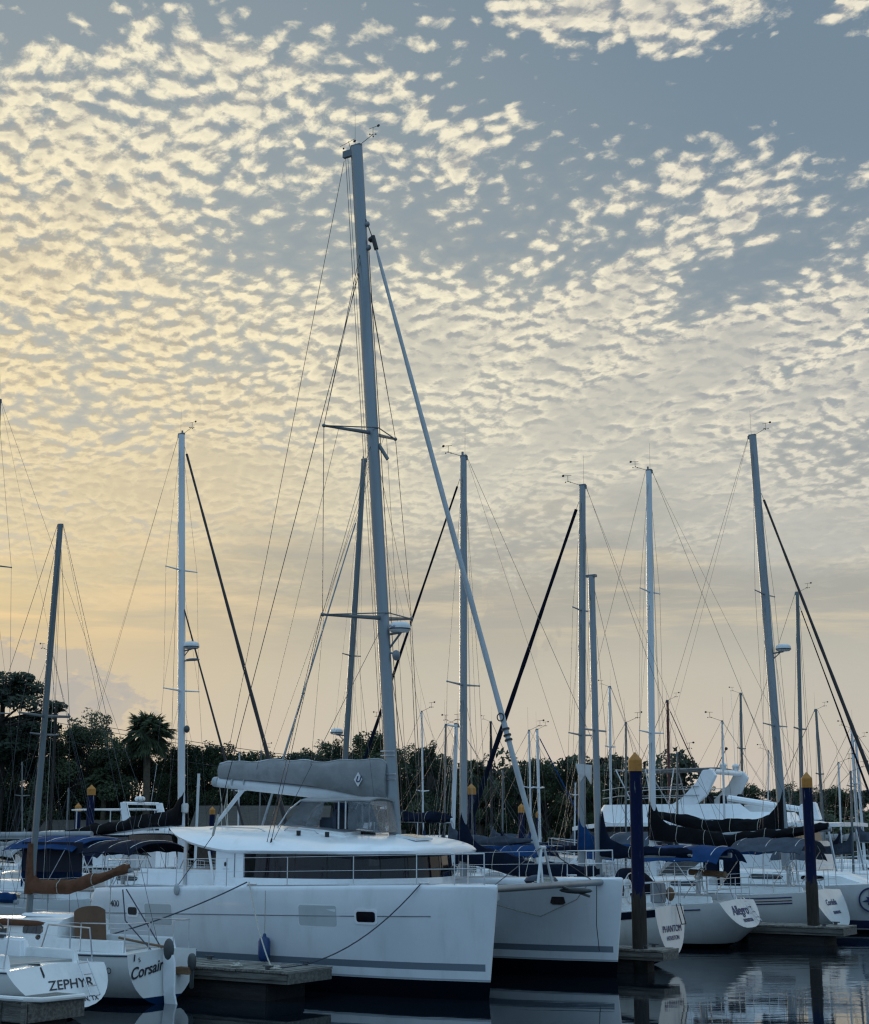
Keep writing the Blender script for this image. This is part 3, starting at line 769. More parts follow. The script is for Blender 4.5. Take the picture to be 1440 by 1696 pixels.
    # grab rails, hatches on the roof
    for (a, b, y) in ((-8.7,-7.0,-1.75),(-6.6,-5.6,-1.55)):
        g_ = MB(); pts = [(a+(b-a)*i/8, y, roofz(a+(b-a)*i/8, y)+(.07 if 0 < i < 8 else 0)) for i in range(9)]
        g_.tube(pts, .013, 6); g_.build('grab_rail', steel, roof)
    for (xa, xb, ya, yb) in ((-6.35,-5.0,-1.35,-.65),(-4.0,-3.45,-.75,-.05)):
        f = MB(); zz = lambda x, y: roofz(x, y)
        def hf(u, v, o=.05): x = xa+(xb-xa)*u; y = ya+(yb-ya)*v; return (x, y, zz(x, y)+o)
        f.grid(lambda u, v: hf(u, v, .055), 6, 4, .055); h = f.build('roof_hatch', whitep, roof)
        gq = MB(); gq.grid(lambda u, v: (xa+.06+(xb-xa-.12)*u, ya+.06+(yb-ya-.12)*v, zz(xa+.06+(xb-xa-.12)*u, ya+.06+(yb-ya-.12)*v)+.06), 4, 3, .008)
        gq.build('hatch_glass', greyp if xa < -4.2 else mat('smoked_glass', lin(128,124,112), .12, 0, .2, 2), h)
    wn = MB()
    for (x, y) in ((-5.9,-1.9),(-6.9,-.4),(-5.2,-1.75),(-4.9,.9),(-6.0,-.45)): wn = MB(); wn.tube([(x,y,roofz(x,y)),(x,y,roofz(x,y)+.11)], .05, 10); wn.build('winch', rubber, roof)
    for i in range(4): wn = MB(); wn.box(-4.75-i*.16,-4.65-i*.16,-.72,-.62,roofz(-4.7,-.7)+.0,roofz(-4.7,-.7)+.08); wn.build('rope_clutch', rubber, roof)
    for y in (-.35,-.55,.35,.5):
        wire_part('running_line', [(-4.6,y*.4,roofz(-4.6,0)+.05)]+[(x,y,roofz(x,y)+.03) for x in (-5.2,-6,-6.8,-7.4)], roof, .009, roped)
    # ---- helm dodger with clear panels
    dz = 3.42
    fr = MB()
    A = [(-7.0,-1.25),(-6.35,-1.25)]
    def dodger_panel(name, P4, m, n=8):
        q = MB(); a, b, c_, d_ = [Vector(p) for p in P4]
        q.grid(lambda u, v: (lambda p: (p.x, p.y+.02*mnoise.noise(p*4), p.z))(a.lerp(b, u).lerp(d_.lerp(c_, u), v)), n, n, .006); return q.build(name, m, t)
    top0, top1 = 4.03, 4.03
    r0 = [(-7.15,-1.1,3.38),(-6.45,-1.1,4.0),(-4.35,-1.1,3.98),(-4.0,-1.1,3.28)]
    r1 = [(x,.55,z+.0) for x,y,z in r0]
    f = MB(); f.grid(lambda u, v: (-6.45+2.0*u, -1.15+1.0*v, 4.02+.07*(1-(2*v-1)**2)-.03*u-.02*math.sin(u*6)), 10, 8, .03); f.build('helm_canopy', greyc, t)
    for y in (-1.12,-.18):
        for P_ in ([(-7.15,y,3.38),(-6.8,y,3.8),(-6.45,y,4.02)],[(-5.15,y,3.35),(-5.15,y,4.0)],[(-5.35,y,3.35),(-5.35,y,4.0)]): q = MB(); q.tube(P_, .02, 6); q.build('canopy_frame', steel, t)
    dodger_panel('clear_panel', [(-6.95,-1.12,3.42),(-5.95,-1.12,3.40),(-5.75,-1.12,4.0),(-6.42,-1.12,4.0)], vinyl)
    dodger_panel('clear_panel', [(-5.08,-1.12,3.35),(-4.15,-1.12,3.26),(-4.45,-1.12,3.98),(-5.08,-1.12,4.0)], vinyl)
    dodger_panel('clear_panel', [(-4.15,-1.12,3.26),(-4.3,-.2,3.3),(-4.5,-.2,3.98),(-4.45,-1.12,3.98)], vinyl)
    dodger_panel('clear_panel', [(-7.0,-1.1,3.42),(-7.0,-.2,3.42),(-6.42,-.2,4.0),(-6.42,-1.1,4.0)], vinyl)
    hs = MB(); hs.box(-6.1,-5.6,-.9,-.2,3.3,3.62); hs.box(-5.7,-5.5,-.95,-.1,3.3,3.8); hs.build('helm_seat', slate, t, bevel=.05)
    # ---- mast, spreaders, boom
    s_, zt = solve_top(DK(-4.53, 0), RZ, 591, 243)
    MB_ = Vector((-4.53,0,3.15)); MT = Vector((-4.53+s_,0,zt))
    def mp(z): f = (z-MB_.z)/(MT.z-MB_.z); return MB_.lerp(MT, f)
    mb = MB(); N = 10
    mb.rings([[(mp(MB_.z+(MT.z-MB_.z)*i/N)+Vector((.165*math.cos(a*math.pi/9), .105*math.sin(a*math.pi/9), 0))) for a in range(18)] for i in range(N+1)])
    mast = mb.build('mast', alum, t)
    trk = MB(); trk.tube([mp(3.3)+Vector((-.172,0,0)), MT+Vector((-.172,0,-.1))], .018, 4); trk.build('mast_track', alumd, mast)
    masthead(t, MT, .17, 1, 3)
    wv = MB(); x, y, z = MT
    wv.tube([(x-.25,y+.1,z),(x-.34,y+.1,z+.28)], .008, 5); wv.tube([(x-.62,y+.1,z+.20),(x-.14,y+.1,z+.30)], .007, 4); wv.ellips((x-.14,y+.1,z+.24),(.05,.02,.04),8,4); wv.ellips((x-.5,y+.1,z+.12),(.03,.02,.03),8,4); wv.build('wind_sensor', wired, t)
    cr = MB(); cr.box(x-.42,x-.1,-.05,.05,z-.22,z-.04); cr.build('masthead_crane', alumd, mast)
    TIP = {}
    for zc, Lc, Ls in ((mp(8.36).z,1.86,.42),(13.03,1.53,.36)):
        for sd_ in (-1, 1):
            root = mp(zc); tip = Vector((root.x-Ls, sd_*Lc, zc+.05+sd_*.16)); TIP[(round(zc), sd_)] = tip
            q = MB(); q.tube([root+Vector((-.02, sd_*.1, -.02)), tip], .052, 8, .030, ry=.022); q.ellips(tip, (.05,.05,.05), 8, 5); q.build('spreader', alumd, mast)
        q = MB(); q.tube([TIP[(round(zc),-1)], mp(zc)+Vector((.17,-.02,.10)), mp(zc)+Vector((.17,.02,.10)), TIP[(round(zc),1)]], .016, 5); q.build('spreader_brace', alumd, mast)
    hz_ = 18.1
    CH = {-1: Vector((-6.35,-2.42,2.80)), 1: Vector((-5.6,2.9,2.2))}
    for sd_ in (-1, 1):
        T1, T2 = TIP[(8, sd_)], TIP[(13, sd_)]
        wire_part('cap_shroud', [CH[sd_], T1, T2, mp(hz_)], t, .011)
        wire_part('cap_shroud', [CH[sd_]+Vector((-.12,0,0)), T1+Vector((-.05,0,0))], t, .010)
        wire_part('lower_shroud', [CH[sd_]+Vector((-.05,0,0)), mp(8.2)], t, .009)
        wire_part('diagonal_shroud', [T1, mp(12.9)], t, .008)
        wire_part('diagonal_shroud', [T2, mp(17.9)], t, .008)
    tb = MB(); a = CH[-1]; tb.tube([a, a+(TIP[(8,-1)]-a).normalized()*.35], .022, 6); tb.build('turnbuckle', wired, t)
    # aft-led shroud from hounds to the quarter, with its tackle
    q0 = Vector((-7.9,-3.35,2.12)); q1 = Vector((-8.0,-2.2,3.35))
    wire_part('running_backstay', [Vector((-8.25,-3.4,2.0)), Vector((-7.6,-2.9,3.2)), mp(17.7)], t, .012, wired)
    tk = MB(); d0 = (mp(17.7)-Vector((-7.6,-2.9,3.2))).normalized(); a = Vector((-7.6,-2.9,3.2)); tk.tube([a, a+d0*.5], .03, 6); tk.build('tackle', rope, t)
    wire_part('topping_lift', [Vector((-9.85,0,4.55)), MT+Vector((-.4,0,-.3))], t, .009, wired)
    wire_part('halyard', [mp(3.4)+Vector((-.25,0,0)), MT+Vector((-.35,0,-.25))], t, .009)
    wire_part('halyard', [mp(3.6)+Vector((-.22,.06,0)), MT+Vector((-.28,0,-.25))], t, .007, wired)
    wire_part('lazy_jack', [Vector((-8.6,-.2,4.75)), TIP[(13,-1)]*0.7+mp(13)*.3], t, .006)
    wire_part('lazy_jack', [Vector((-6.9,-.2,4.75)), Vector((-6.6,-.15,8.5)), mp(12.6)], t, .006)
    wire_part('lazy_jack', [Vector((-8.6,.2,4.75)), TIP[(13,1)]*0.5+mp(13)*.5], t, .006)
    wire_part('signal_halyard', [Vector((-4.6,-.6,3.3)), TIP[(8,-1)]*.5+mp(8.36)*.5], t, .005)
    wire_part('signal_halyard', [Vector((-4.6,.7,3.3)), TIP[(13,1)]*.6+mp(13)*.4], t, .006, wired)
    wire_part('halyard', [mp(3.5)+Vector((.22,.05,0)), mp(18.0)+Vector((.2,0,0))], t, .012, wired)
    # mast fittings: steaming light, deck light, cleats, radar on its bracket
    f = MB(); f.tube([mp(12.7)+Vector((.16,0,0)), mp(12.4)+Vector((.42,0,-.12))], .05, 8, ry=.02); f.build('spinnaker_ring', alumd, mast)
    f = MB()
    for z in (17.95,18.6): f = MB(); f.ellips(mp(z)+Vector((.20,0,0)), (.07,.06,.08), 8, 6); f.build('steaming_light', greyp, mast)
    rb = mp(7.9)
    radome(t, rb.x+.46, -.0, 7.98, .265)
    f = MB(); f.tube([rb+Vector((.16,0,-.3)), (rb.x+.5,0,7.96)], .03, 6); f.tube([rb+Vector((.16,0,.04)), (rb.x+.5,0,7.96)], .03, 6); f.build('radar_bracket', alumd, mast)
    lettering('Radr', .10, inkb, t, (rb.x+.42,-.275,8.08), Matrix(((1,0,0),(0,0,-1),(0,1,0))), ext=.001, shear=.3)
    f = MB(); f.ellips((rb.x+.36,0,7.42), (.10,.09,.13), 10, 6); f.tube([(rb.x+.14,0,7.5),(rb.x+.36,0,7.45)], .025, 6); f.build('deck_light', greyp, mast)
    f = MB(); g0 = mp(4.05)
    for z in (4.5,4.62,5.05,5.15): f = MB(); f.tube([mp(z)+Vector((-.2,-.12,0)), mp(z)+Vector((.19,-.12,0))], .015, 5); f.build('mast_fitting', steel, mast)
    coll = MB(); coll.rings([[(MB_+Vector((k*.165*math.cos(a*math.pi/9), k*.105*math.sin(a*math.pi/9), h))) for a in range(18)] for k, h in ((1.6,.0),(1.5,.04),(1.1,.08))]); coll.build('mast_collar', rubber, mast)
    BE = Vector((-10.0,0,4.52)); BS = Vector((-4.72,0,4.02))
    b = MB(); b.tube([BS, BE], .15, 12, .13, ry=.09); boom = b.build('boom', alumw, t)
    b = MB(); b.tube([BE+Vector((.02,0,0)), BE+Vector((-.14,0,.01))], .135, 12, .12, ry=.11); b.tube([BE+Vector((.5,0,0)),BE+Vector((.55,0,0))], .15, 12, ry=.11); b.tube([BE+Vector((.9,0,0)),BE+Vector((.93,0,0))], .15, 12, ry=.11); b.build('boom_end', dacron, boom)
    # grey lazy-bag: two sagging sides with the flaked sail between
    rings = []; NB = 40
    for i in range(NB+1):
        f_ = i/NB; p = BS.lerp(BE, f_*.985); x = p.x
        topz = 4.93+.10*f_+.025*math.sin(f_*13)+.02*math.sin(f_*31); botz = p.z+.12+.04*math.sin(f_*math.pi)-.02*f_ - (.11*math.exp(-((f_-.12)/.18)**2))
        wd = .17+.09*math.sin(math.pi*min(1, f_*1.1+.05))
        if i == 0: topz -= .06
        if i >= NB-1: wd *= .75; topz -= .04*(i-NB+2)
        h = topz-botz; ring = []
        prof = [(-.55,0),(-.80,.12),(-1,.32),(-1.02,.55),(-.9,.78),(-.62,.97),(-.5,1.0),(-.2,.93),(.2,.93),(.5,1.0),(.62,.97),(.9,.78),(1.02,.55),(1,.32),(.80,.12),(.55,0)]
        for k, (a, c_) in enumerate(prof):
            wr = 1+.10*mnoise.noise(Vector((x*1.6, c_*2.0, a)))+ .05*math.sin(x*7+c_*6)*math.exp(-f_*3)
            ring.append((x, a*wd*wr, botz+h*c_))
        rings.append(ring)
    b = MB(); b.rings(rings); bag = b.build('boom_cover', greyc, t)
    b = MB(); b.tube([(r_[6][0], r_[6][1], r_[6][2]+.01) for r_ in rings], .014, 5); b.tube([(r_[7][0], r_[7][1], r_[7][2]+.03+.02*math.sin(r_[0][0]*5)) for r_ in rings], .03, 6); b.build('cover_zip', dacron, bag)
    lp = Vector((-5.42,-.262,4.50)); d = MB(); d.prism([(lp.x-.12,lp.z),(lp.x,lp.z+.17),(lp.x+.12,lp.z),(lp.x,lp.z-.17)], lp.y, lp.y-.012); d.build('emblem', whitep, bag, smooth=False)
    lettering('U', .20, inkb, bag, (lp.x,lp.y-.016,lp.z), Matrix(((1,0,0),(0,0,-1),(0,1,0))), ext=.002, shear=.35, bold=.006)
    # boom vang strut / folded sail hanging off the boom end
    q = MB(); q.tube([(-9.1,0,4.40),(-10.05,0,3.45)], .07, 8, .05, ry=.03); q.build('boom_strut', alumw, t)
    for k, (x, y) in enumerate(((-9.75,.1),(-9.6,-.1),(-9.95,0))): wire_part('mainsheet', [(x,y,4.42),(x-.1+.1*k,y,3.9),(x+.05*k,y,3.38)], t, .014, rope)
    wire_part('mainsheet', [(-8.0,.1,4.25),(-8.35,.2,3.4)], t, .018, teak)
    # ---- furled headsail, seagull striker, crossbeam
    fs0 = Vector((-.72,0,2.62)); fs1 = mp(18.0)+Vector((.28,0,-.1))
    s2, z2 = solve_top(DK(0,0), RZ, 893, 1418)
    fs0 = Vector((-.66,0,2.72)); fs1 = Vector((-5.22,0,17.9))
    b = MB(); N = 40; pts = [fs0.lerp(fs1, i/N) for i in range(N+1)]; rad = [.058+.016*math.sin(i/N*math.pi)-.020*i/N+.003*math.sin(i*1.7) for i in range(N+1)]
    rad[0] = .03; rad[-1] = .02; b.tube(pts, rad, 10); fsail = b.build('furled_headsail', dacron, t)
    b = MB()
    for k in (.17,.177,.186): b = MB(); c0 = fs0.lerp(fs1, k); b.tube([c0, c0+(fs1-fs0).normalized()*.04], .092, 10); b.build('sail_tie', wired, fsail)
    b = MB(); c0 = fs0.lerp(fs1, .205); dd = (fs1-fs0).normalized(); ax = dd.cross(Vector((0,-1,0))).normalized()
    b.rings([[c0+Vector((0,-.088-k*.004,0))+dd*q*.10*math.cos(a*math.pi/10)+ax*q*.10*math.sin(a*math.pi/10) for a in range(20)] for k, q in ((0,1.0),(1,1.0),(1,.72),(0,.72))], closed=True, caps=False); b.build('sail_emblem', ink, fsail)
    wire_part('forestay', [fs1, mp(18.75)+Vector((.16,0,0))], t, .014, wired)
    b = MB(); b.tube([fs1+dd*-.05, fs1+dd*.35], .06, 8); b.ellips(mp(18.15)+Vector((.30,0,0)), (.10,.08,.08), 8, 5); b.build('furler_swivel', wired, t)
    b = MB(); b.tube([(-.66,0,2.62),(-.68,0,2.74)], .13, 14); b.tube([(-.62,0,2.2),(-.66,0,2.74)], .03, 6); b.build('furler_drum', steel, t)
    b = MB(); b.tube([(-.55,-2.72,2.14),(-.55,2.72,2.14)], .075, 12); cbm = b.build('crossbeam', alum, t)
    b = MB(); b.tube([(-.55,-.32,2.2),(-.60,-.06,2.95)], .032, 6); b.tube([(-.55,.32,2.2),(-.60,.06,2.95)], .032, 6); b.tube([(-.60,-.1,2.95),(-.60,.1,2.95)], .04, 6); b.build('seagull_striker', alumw, t)
    wire_part('striker_wire', [(-.55,-2.2,2.2),(-.60,0,2.98),(-.55,2.2,2.2)], t, .012)
    b = MB(); b.ellips((-.2,.75,2.02),(.42,.05,.07),10,6); b.tube([(-.5,.7,2.1),(.12,.8,1.9)], .03, 6); b.build('anchor', motor, t)
    b = MB(); b.grid(lambda u, v: (-3.3+2.7*u, -2.35+4.7*v, 2.08-.10*math.sin(u*math.pi)*math.sin(v*math.pi)), 20, 30, .008); b.build('trampoline', netm, t)
    rl = MB()
    rnd = random.Random(5)
    for i in range(5):
        cx, cy = -1.1, .9+.05*i; rl.tube([(cx+(.25-.03*i)*math.cos(a*.5), cy+(.25-.03*i)*math.sin(a*.5), 2.16+.03*i) for a in range(13)], .014, 5)
    rl.build('coiled_line', rope, t)
    b = MB(); b.ellips((-1.35,1.25,2.2),(.4,.35,.14),12,6); b.build('stowed_canvas', slate, t)
    # pulpits, stanchions, lifelines
    def nh(x, s=-1, inn=False): return Vector((x, s*2.85+(-s if inn else s)*max(hy(x)-.10, .02), hz(x)+.01))
    for s in (-1, 1):
        hp = near if s < 0 else far
        rail(t, [nh(-1.75,s), nh(-.95,s), nh(-.35,s)+Vector((0,0,0)), Vector((-.9,s*2.85-s*.22,hz(-.9)))], .62, 'pulpit', .015)
        xs = [-1.75,-3.2,-4.9,-6.6,-8.1]
        lifelines(t, [nh(x, s) for x in xs], .62)
        rail(t, [nh(-9.0,s), nh(-10.3,s), Vector((-10.5,s*2.6,2.05))], .62, 'pushpit', .015)
        c = MB()
        for x in (-1.6,-5.9,-9.9):
            c = MB(); p = nh(x, s); c.tube([p+Vector((-.13,-s*.03,.05)), p+Vector((.13,-s*.03,.05))], .02, 6); c.box(p.x-.04,p.x+.04,p.y-.02-s*.03,p.y+.02-s*.03,p.z-.02,p.z+.05)
            c.build('cleat', steel, t)
    b = MB(); p = nh(-7.95, -1); b.ellips(p+Vector((0,-.14,-.04)), (.07,.06,.14), 10, 6); b.build('fender', dacron, t)
    # flag spare parts on the roof aft, folded
    return t
CAT = catamaran()

def loose_line(label, pts, m=rope, r=.014, cat='mooring line', name='mooring_line'):
    mb = MB(); mb.tube(pts, r, 5); o = mb.build(name, m); return tag(o, label, cat)
def catl(x, y, z): return DK(x, y, z)
dk_z = .615
loose_line('pale rope sagging from the catamaran midship cleat to the dock edge', sag_pts(catl(-5.9,-3.62,2.22), catl(-3.95,-5.2,dk_z+.02), .18), rope, .016)
loose_line('grey rope sagging from the catamaran bow cleat down to the dock cleat', sag_pts(catl(-1.6,-3.35,2.25), catl(-3.9,-5.2,dk_z+.02), .42), roped, .014)
loose_line('dark rope from the catamaran midship cleat to the stern rail of the small sloop', sag_pts(catl(-5.95,-3.62,2.22), catl(-8.3,-6.2,1.02), .12), roped, .016)
loose_line('thin pale line trailing from the small sloop stern along the dock to its cleat', sag_pts(catl(-7.6,-6.1,.95), catl(-4.9,-5.1,dk_z+.02), .10), rope, .012)
loose_line('white rope looping off the crossbeam down the inner side of the far hull', [catl(-3.4,1.9,1.7), catl(-2.4,2.1,1.45), catl(-1.9,2.2,1.35), catl(-1.0,2.3,1.75), catl(-.7,2.3,2.1)], rope, .013)
loose_line('thin dark line hanging down the far bow with a small float', [catl(-.55,2.45,2.1), catl(-.5,2.3,1.2), catl(-.45,2.32,.62)], wired, .010)
def coil(c, label, r=.16):
    mb = MB()
    for k in range(3): mb.tube([(c.x+(r-.03*k)*math.cos(a*.6+k), c.y+(r-.03*k)*math.sin(a*.6+k), c.z+.016+.02*k+.01*math.sin(a)) for a in range(12)], .016, 5)
    return tag(mb.build('rope_coil', rope), label, 'rope coil')
coil(catl(-3.92,-5.15,.60), 'small rope coil on the dock cleat near the dock end')
coil(catl(-4.95,-5.1,.60), 'small rope coil on the dock left of the other coil', .12)
def fender(c, L, r, m, label):
    t = thing('fender', label, 'fender', (c.x,c.y,c.z), 0)
    mb = MB(); mb.rings([[(r*q*math.cos(a*math.pi/7), r*q*math.sin(a*math.pi/7), h*L) for a in range(14)] for q, h in ((.1,-.5),(.75,-.45),(1,-.32),(1,.28),(.8,.4),(.32,.46),(.25,.56),(.1,.58))]); mb.build('body', m, t)
    wire_part('lanyard', [(0,0,L*.56),(0,-.0,L*.56+.9)], t, .008, rope)
fender(catl(-5.35,-3.72,.85), .55, .13, bluefen, 'blue fender hanging against the near hull of the catamaran just above the dock')
# ------------------------------------------------------------------ monohull sailing boats
def trunk(parent, x0, x1, w0, w1, z0, z1, m=None, name='cabin', slope=.25, fr=.5, win=None, bevel=.05):
    """cabin trunk: x0 aft .. x1 forward, half widths, deck z and roof z"""
    mb = MB(); N = 12; rings = []
    for i in range(N+1):
        u = i/N; x = x0+(x1-x0)*u; w = w0+(w1-w0)*u
        h = (z1-z0)*(1-.25*u)*min(1, (1-u)/(fr*.35) if u > 1-fr*.35 else 1)
        h = max(h, .01)
        ring = [(x, -w, z0-.04), (x, -w*.97, z0+h*.35), (x, -w+slope*h*.6, z0+h*.86), (x, -w+slope*h+.07, z0+h), (x, -w*.4, z0+h+.05), (x, 0, z0+h+.065),
                (x, w*.4, z0+h+.05), (x, w-slope*h-.07, z0+h), (x, w-slope*h*.6, z0+h*.86), (x, w*.97, z0+h*.35), (x, w, z0-.04)]
        rings.append(ring)
    mb.rings(rings); c = mb.build(name, m or gel, parent)
    for (a, b) in (win or []):
        for s in (-1, 1):
            q = MB(); ua = (a-x0)/(x1-x0); ub = (b-x0)/(x1-x0)
            def pt(x, f, o):
                u = (x-x0)/(x1-x0); w = w0+(w1-w0)*u; h = (z1-z0)*(1-.25*u)
                yy = w*.97+(w-slope*h*.6-w*.97)*((f-.35)/.51)
                return (x, s*(yy+o), z0+h*f)
            e = .12*(b-a)
            cs = [(a+e,.80),(b-e,.80),(b,.70),(b-.3*e,.50),(b-e,.44),(a+e,.44),(a,.54),(a+.2*e,.72)]
            q.rings([[pt(x,f,-.02) for x,f in cs],[pt(x,f,.008) for x,f in cs]]); q.build('cabin_window', darkwin, c, smooth=False)
    return c
def sailboat(label, base, dirn, La, Lf, beam, fb, top, mw=.15, hull=None, mz=None, group=None, spreaders=(), boom=None, cover=None, jib=None, kind=2,
             cab=None, bim=None, dod=None, rake=.3, over=.15, mastm=None, radar=None, rails=True, detail=2, sd=0, name='sailboat', mizzen=None, cat='sailboat', sweep=.0, tw=.72, rub=None,
             jibtop=.95, wheel=True, boomm=None, neck=1.1, wr=1.0, extra=None, keel=-.35, stays=True, pw=.75, cw=1.15, backspread=None, capstay=True):
    """base: world point of the mast foot at water level; dirn +1 bow along U, -1 bow along -U"""
    rz = RZ if dirn > 0 else RZ+math.pi
    t = thing(name, label, cat, (base.x, base.y, 0), rz, group)
    fbs, fbm, fbb = fb
    st = stations(La, Lf, beam, fbs, fbm, fbb, tw, over, keel=keel, n=18)
    hl = hull_loft(st, 9, True, .06, rake, pw, cw).build('hull', hull or gel, t)
    t['st'] = 0; del t['st']
    if rub:
        for s in (-1, 1):
            mb = MB(); mb.tube([(x - (rake*.02 if i == 0 else 0), s*b, zs-.03) for i, (x,b,zs,zk) in enumerate(st)], rub[1], 5); mb.build('rub_rail', rub[0], hl)
    def sh(x, s, inn=.06, dz=.02):
        b, z = sheer_at(st, x); return Vector((x, s*max(b-inn, .01), z+dz))
    zd = sheer_at(st, 0)[1]
    ctop = zd
    if cab:
        x0, x1, w0, w1, h = cab[:5]
        ctop = zd+h
        trunk(t, x0, x1, w0, w1, zd+.02, zd+.02+h, win=cab[5] if len(cab) > 5 else None)
    # cockpit well and coamings
    if detail >= 1:
        ca = -La+.35; cb = (cab[0] if cab else -La*.4)
        zc = sheer_at(st, (ca+cb)/2)[1]; bw = sheer_at(st, ca)[0]*.62
        for s in (-1, 1):
            mb = MB(); mb.box(ca, cb+.1, s*bw, s*(bw+.16), zc, zc+.24, .05, .02); mb.build('cockpit_coaming', gel, t, bevel=.02)
        mb = MB(); mb.box(ca+.05, cb, -bw, bw, zc-.02, zc+.075); mb.build('cockpit_sole', mat('cockpit_grey', lin(150,152,150), .7, 0, .1, 4), t)  # grey sole, darker than the white coamings
        if wheel and detail >= 2:
            mb = MB(); cx = ca+.7
            mb.tube([(cx, .38*math.cos(a*math.pi/10), zc+.62+.38*math.sin(a*math.pi/10)) for a in range(21)], .014, 6, caps=False)
            for a in range(3): mb.tube([(cx, .38*math.cos(a*math.pi/3), zc+.62+.38*math.sin(a*math.pi/3)), (cx, -.38*math.cos(a*math.pi/3), zc+.62-.38*math.sin(a*math.pi/3))], .009, 5)
            mb.build('steering_wheel', steel, t)
            mb = MB(); mb.tube([(cx+.12,0,zc),(cx+.12,0,zc+.7)], .09, 10, .07); mb.ellips((cx+.12,0,zc+.76),(.12,.12,.1),10,6); mb.build('binnacle', whitep, t)
    # mast
    s_, zt = solve_top(base, rz, *top)
    foot = Vector((0,0,mz if mz is not None else ctop-.02)); mt = Vector((s_,0,zt))
    def mp(z): return foot.lerp(mt, (z-foot.z)/(mt.z-foot.z))
    mb = MB(); mb.rings([[mp(foot.z+(mt.z-foot.z)*i/8)+Vector((mw*(1-.12*(i > 6)*(i-6)/2)*math.cos(a*math.pi/7), mw*.62*math.sin(a*math.pi/7), 0)) for a in range(14)] for i in range(9)])
    mast = mb.build('mast', mastm or alum, t)
    if kind: masthead(t, mt, mw, kind, sd)
    tips = {}
    for k, sp in enumerate(spreaders):
        z, hw = sp
        for s in (-1, 1):
            r0 = mp(z); tip = r0+Vector((-sweep*hw, s*hw, .04)); tips[(k, s)] = tip
            mb = MB(); mb.tube([r0, tip], .034*wr, 6, .02*wr); mb.ellips(tip, (.03*wr,.03*wr,.03*wr), 6, 4); mb.build('spreader', mastm or alum, t)
    wr_ = .0065*wr
    for s in (-1, 1):
        ch = sh(-.15, s, .1)
        pts = [ch]+[tips[(k, s)] for k in sorted({q[0] for q in tips})]+[mt+Vector((0,0,-.1))]
        if capstay: wire_part('shroud', pts, t, wr_)
        if spreaders:
            z0 = spreaders[0][0]-.1
            wire_part('lower_shroud', [sh(.45, s, .1), mp(z0)], t, wr_*.9)
            wire_part('lower_shroud', [sh(-.6, s, .1), mp(z0)], t, wr_*.9)
            if len(spreaders) > 1: wire_part('shroud', [tips[(0, s)], mp(spreaders[1][0]-.1)], t, wr_*.8)
    if stays:
        if backspread:
            zb = 4.5; j = Vector((-La+.6,0,zb)); wire_part('backstay', [j, mt+Vector((-mw,0,0))], t, wr_)
            for s in (-1, 1): wire_part('backstay', [sh(-La+.1, s, .15), j], t, wr_)
        else: wire_part('backstay', [Vector((-La+.08,0,fbs)), mt+Vector((-mw,0,0))], t, wr_)
    # halyards slapping by the mast
    if detail >= 1:
        rnd = random.Random(sd+3)
        for k in range(3 if detail >= 2 else 1):
            dx, dy = rnd.uniform(.15,.6)*rnd.choice((-1,1)), rnd.uniform(-.4,.4)
            wire_part('halyard', sag_pts((dx,dy,foot.z+.3), mt+Vector((.05 if dx > 0 else -.05,0,-.15)), rnd.uniform(0,.05), 6), t, wr_*.8, rnd.choice((wire, wired, rope)))
    bow = Vector((Lf-.12,0,fbb+.05)) if not (jib and len(jib) > 3) else Vector((jib[3],0,fbb-.1))
    if jib:
        jm, jr = jib[0], jib[1]; jt = jib[2] if len(jib) > 2 else jibtop
        up = mp(foot.z+(mt.z-foot.z)*jt)+Vector((mw,0,0)); lo = bow+Vector((0,0,.25)); N = 24
        mb = MB(); d = (up-lo)
        pts = [lo+d*(i/N*.98) for i in range(N+1)]
        mb.tube(pts, [jr*(.55 if i in (0,N) else (1.0-.55*i/N+.10*math.sin(i*2.3)*.6)) for i in range(N+1)], 8); mb.build('furled_jib', jm, t)
        wire_part('forestay', [bow, up], t, wr_*1.2, wired)
        mb = MB(); mb.tube([lo-d.normalized()*.12, lo], .09, 10); mb.build('furling_drum', steel, t)
    elif stays: wire_part('forestay', [bow, mt+Vector((mw,0,0))], t, wr_)
    if boom:
        Lb, zb, rise = boom[:3]; br = boom[3] if len(boom) > 3 else .075
        mb = MB(); mb.tube([(-mw,0,zb),(-Lb,0,zb+rise)], br, 10, br*.9, ry=br*.72); bo = mb.build('boom', boomm or alum, t)
        if cover: sail_cover(Lb-.1, cover[1], cover[0], t, neck=neck, rise=rise, seed=sd, zb=zb+.05, x0=-.02, droop=cover[2] if len(cover) > 2 else 0, ties=detail >= 2, neckr=mw*1.4, tall=cover[3] if len(cover) > 3 else 1.0)
        wire_part('topping_lift', [(-Lb+.05,0,zb+rise+.1), mt+Vector((-mw,0,-.05))], t, wr_*.7)
        wire_part('mainsheet', [(-Lb*.8,0,zb+rise*.8-.05), (-Lb*.8-.1,.1,fbm+.35)], t, .014, rope)
    if dod:
        x0, x1, w, z = dod[1:5]
        mb = MB()
        def df(u, v):
            s = 2*v-1; c = 1-abs(s)**3
            return (x0+(x1-x0)*(.0+.85*u+.15*abs(s)*u), w/2*s*(.98), z-(z-(zd+.25))*(u**2.2)*.95-(1-c)*.5*(z-zd-.25))
        mb.grid(df, 8, 12, .015); mb.build('spray_hood', dod[0], t)
    if bim:
        for b in bim:
            arch_canvas(b[1], b[2], b[3], b[4], .28, t, b[0], legz=fbs+.1, camb=b[5] if len(b) > 5 else .14, seed=sd)
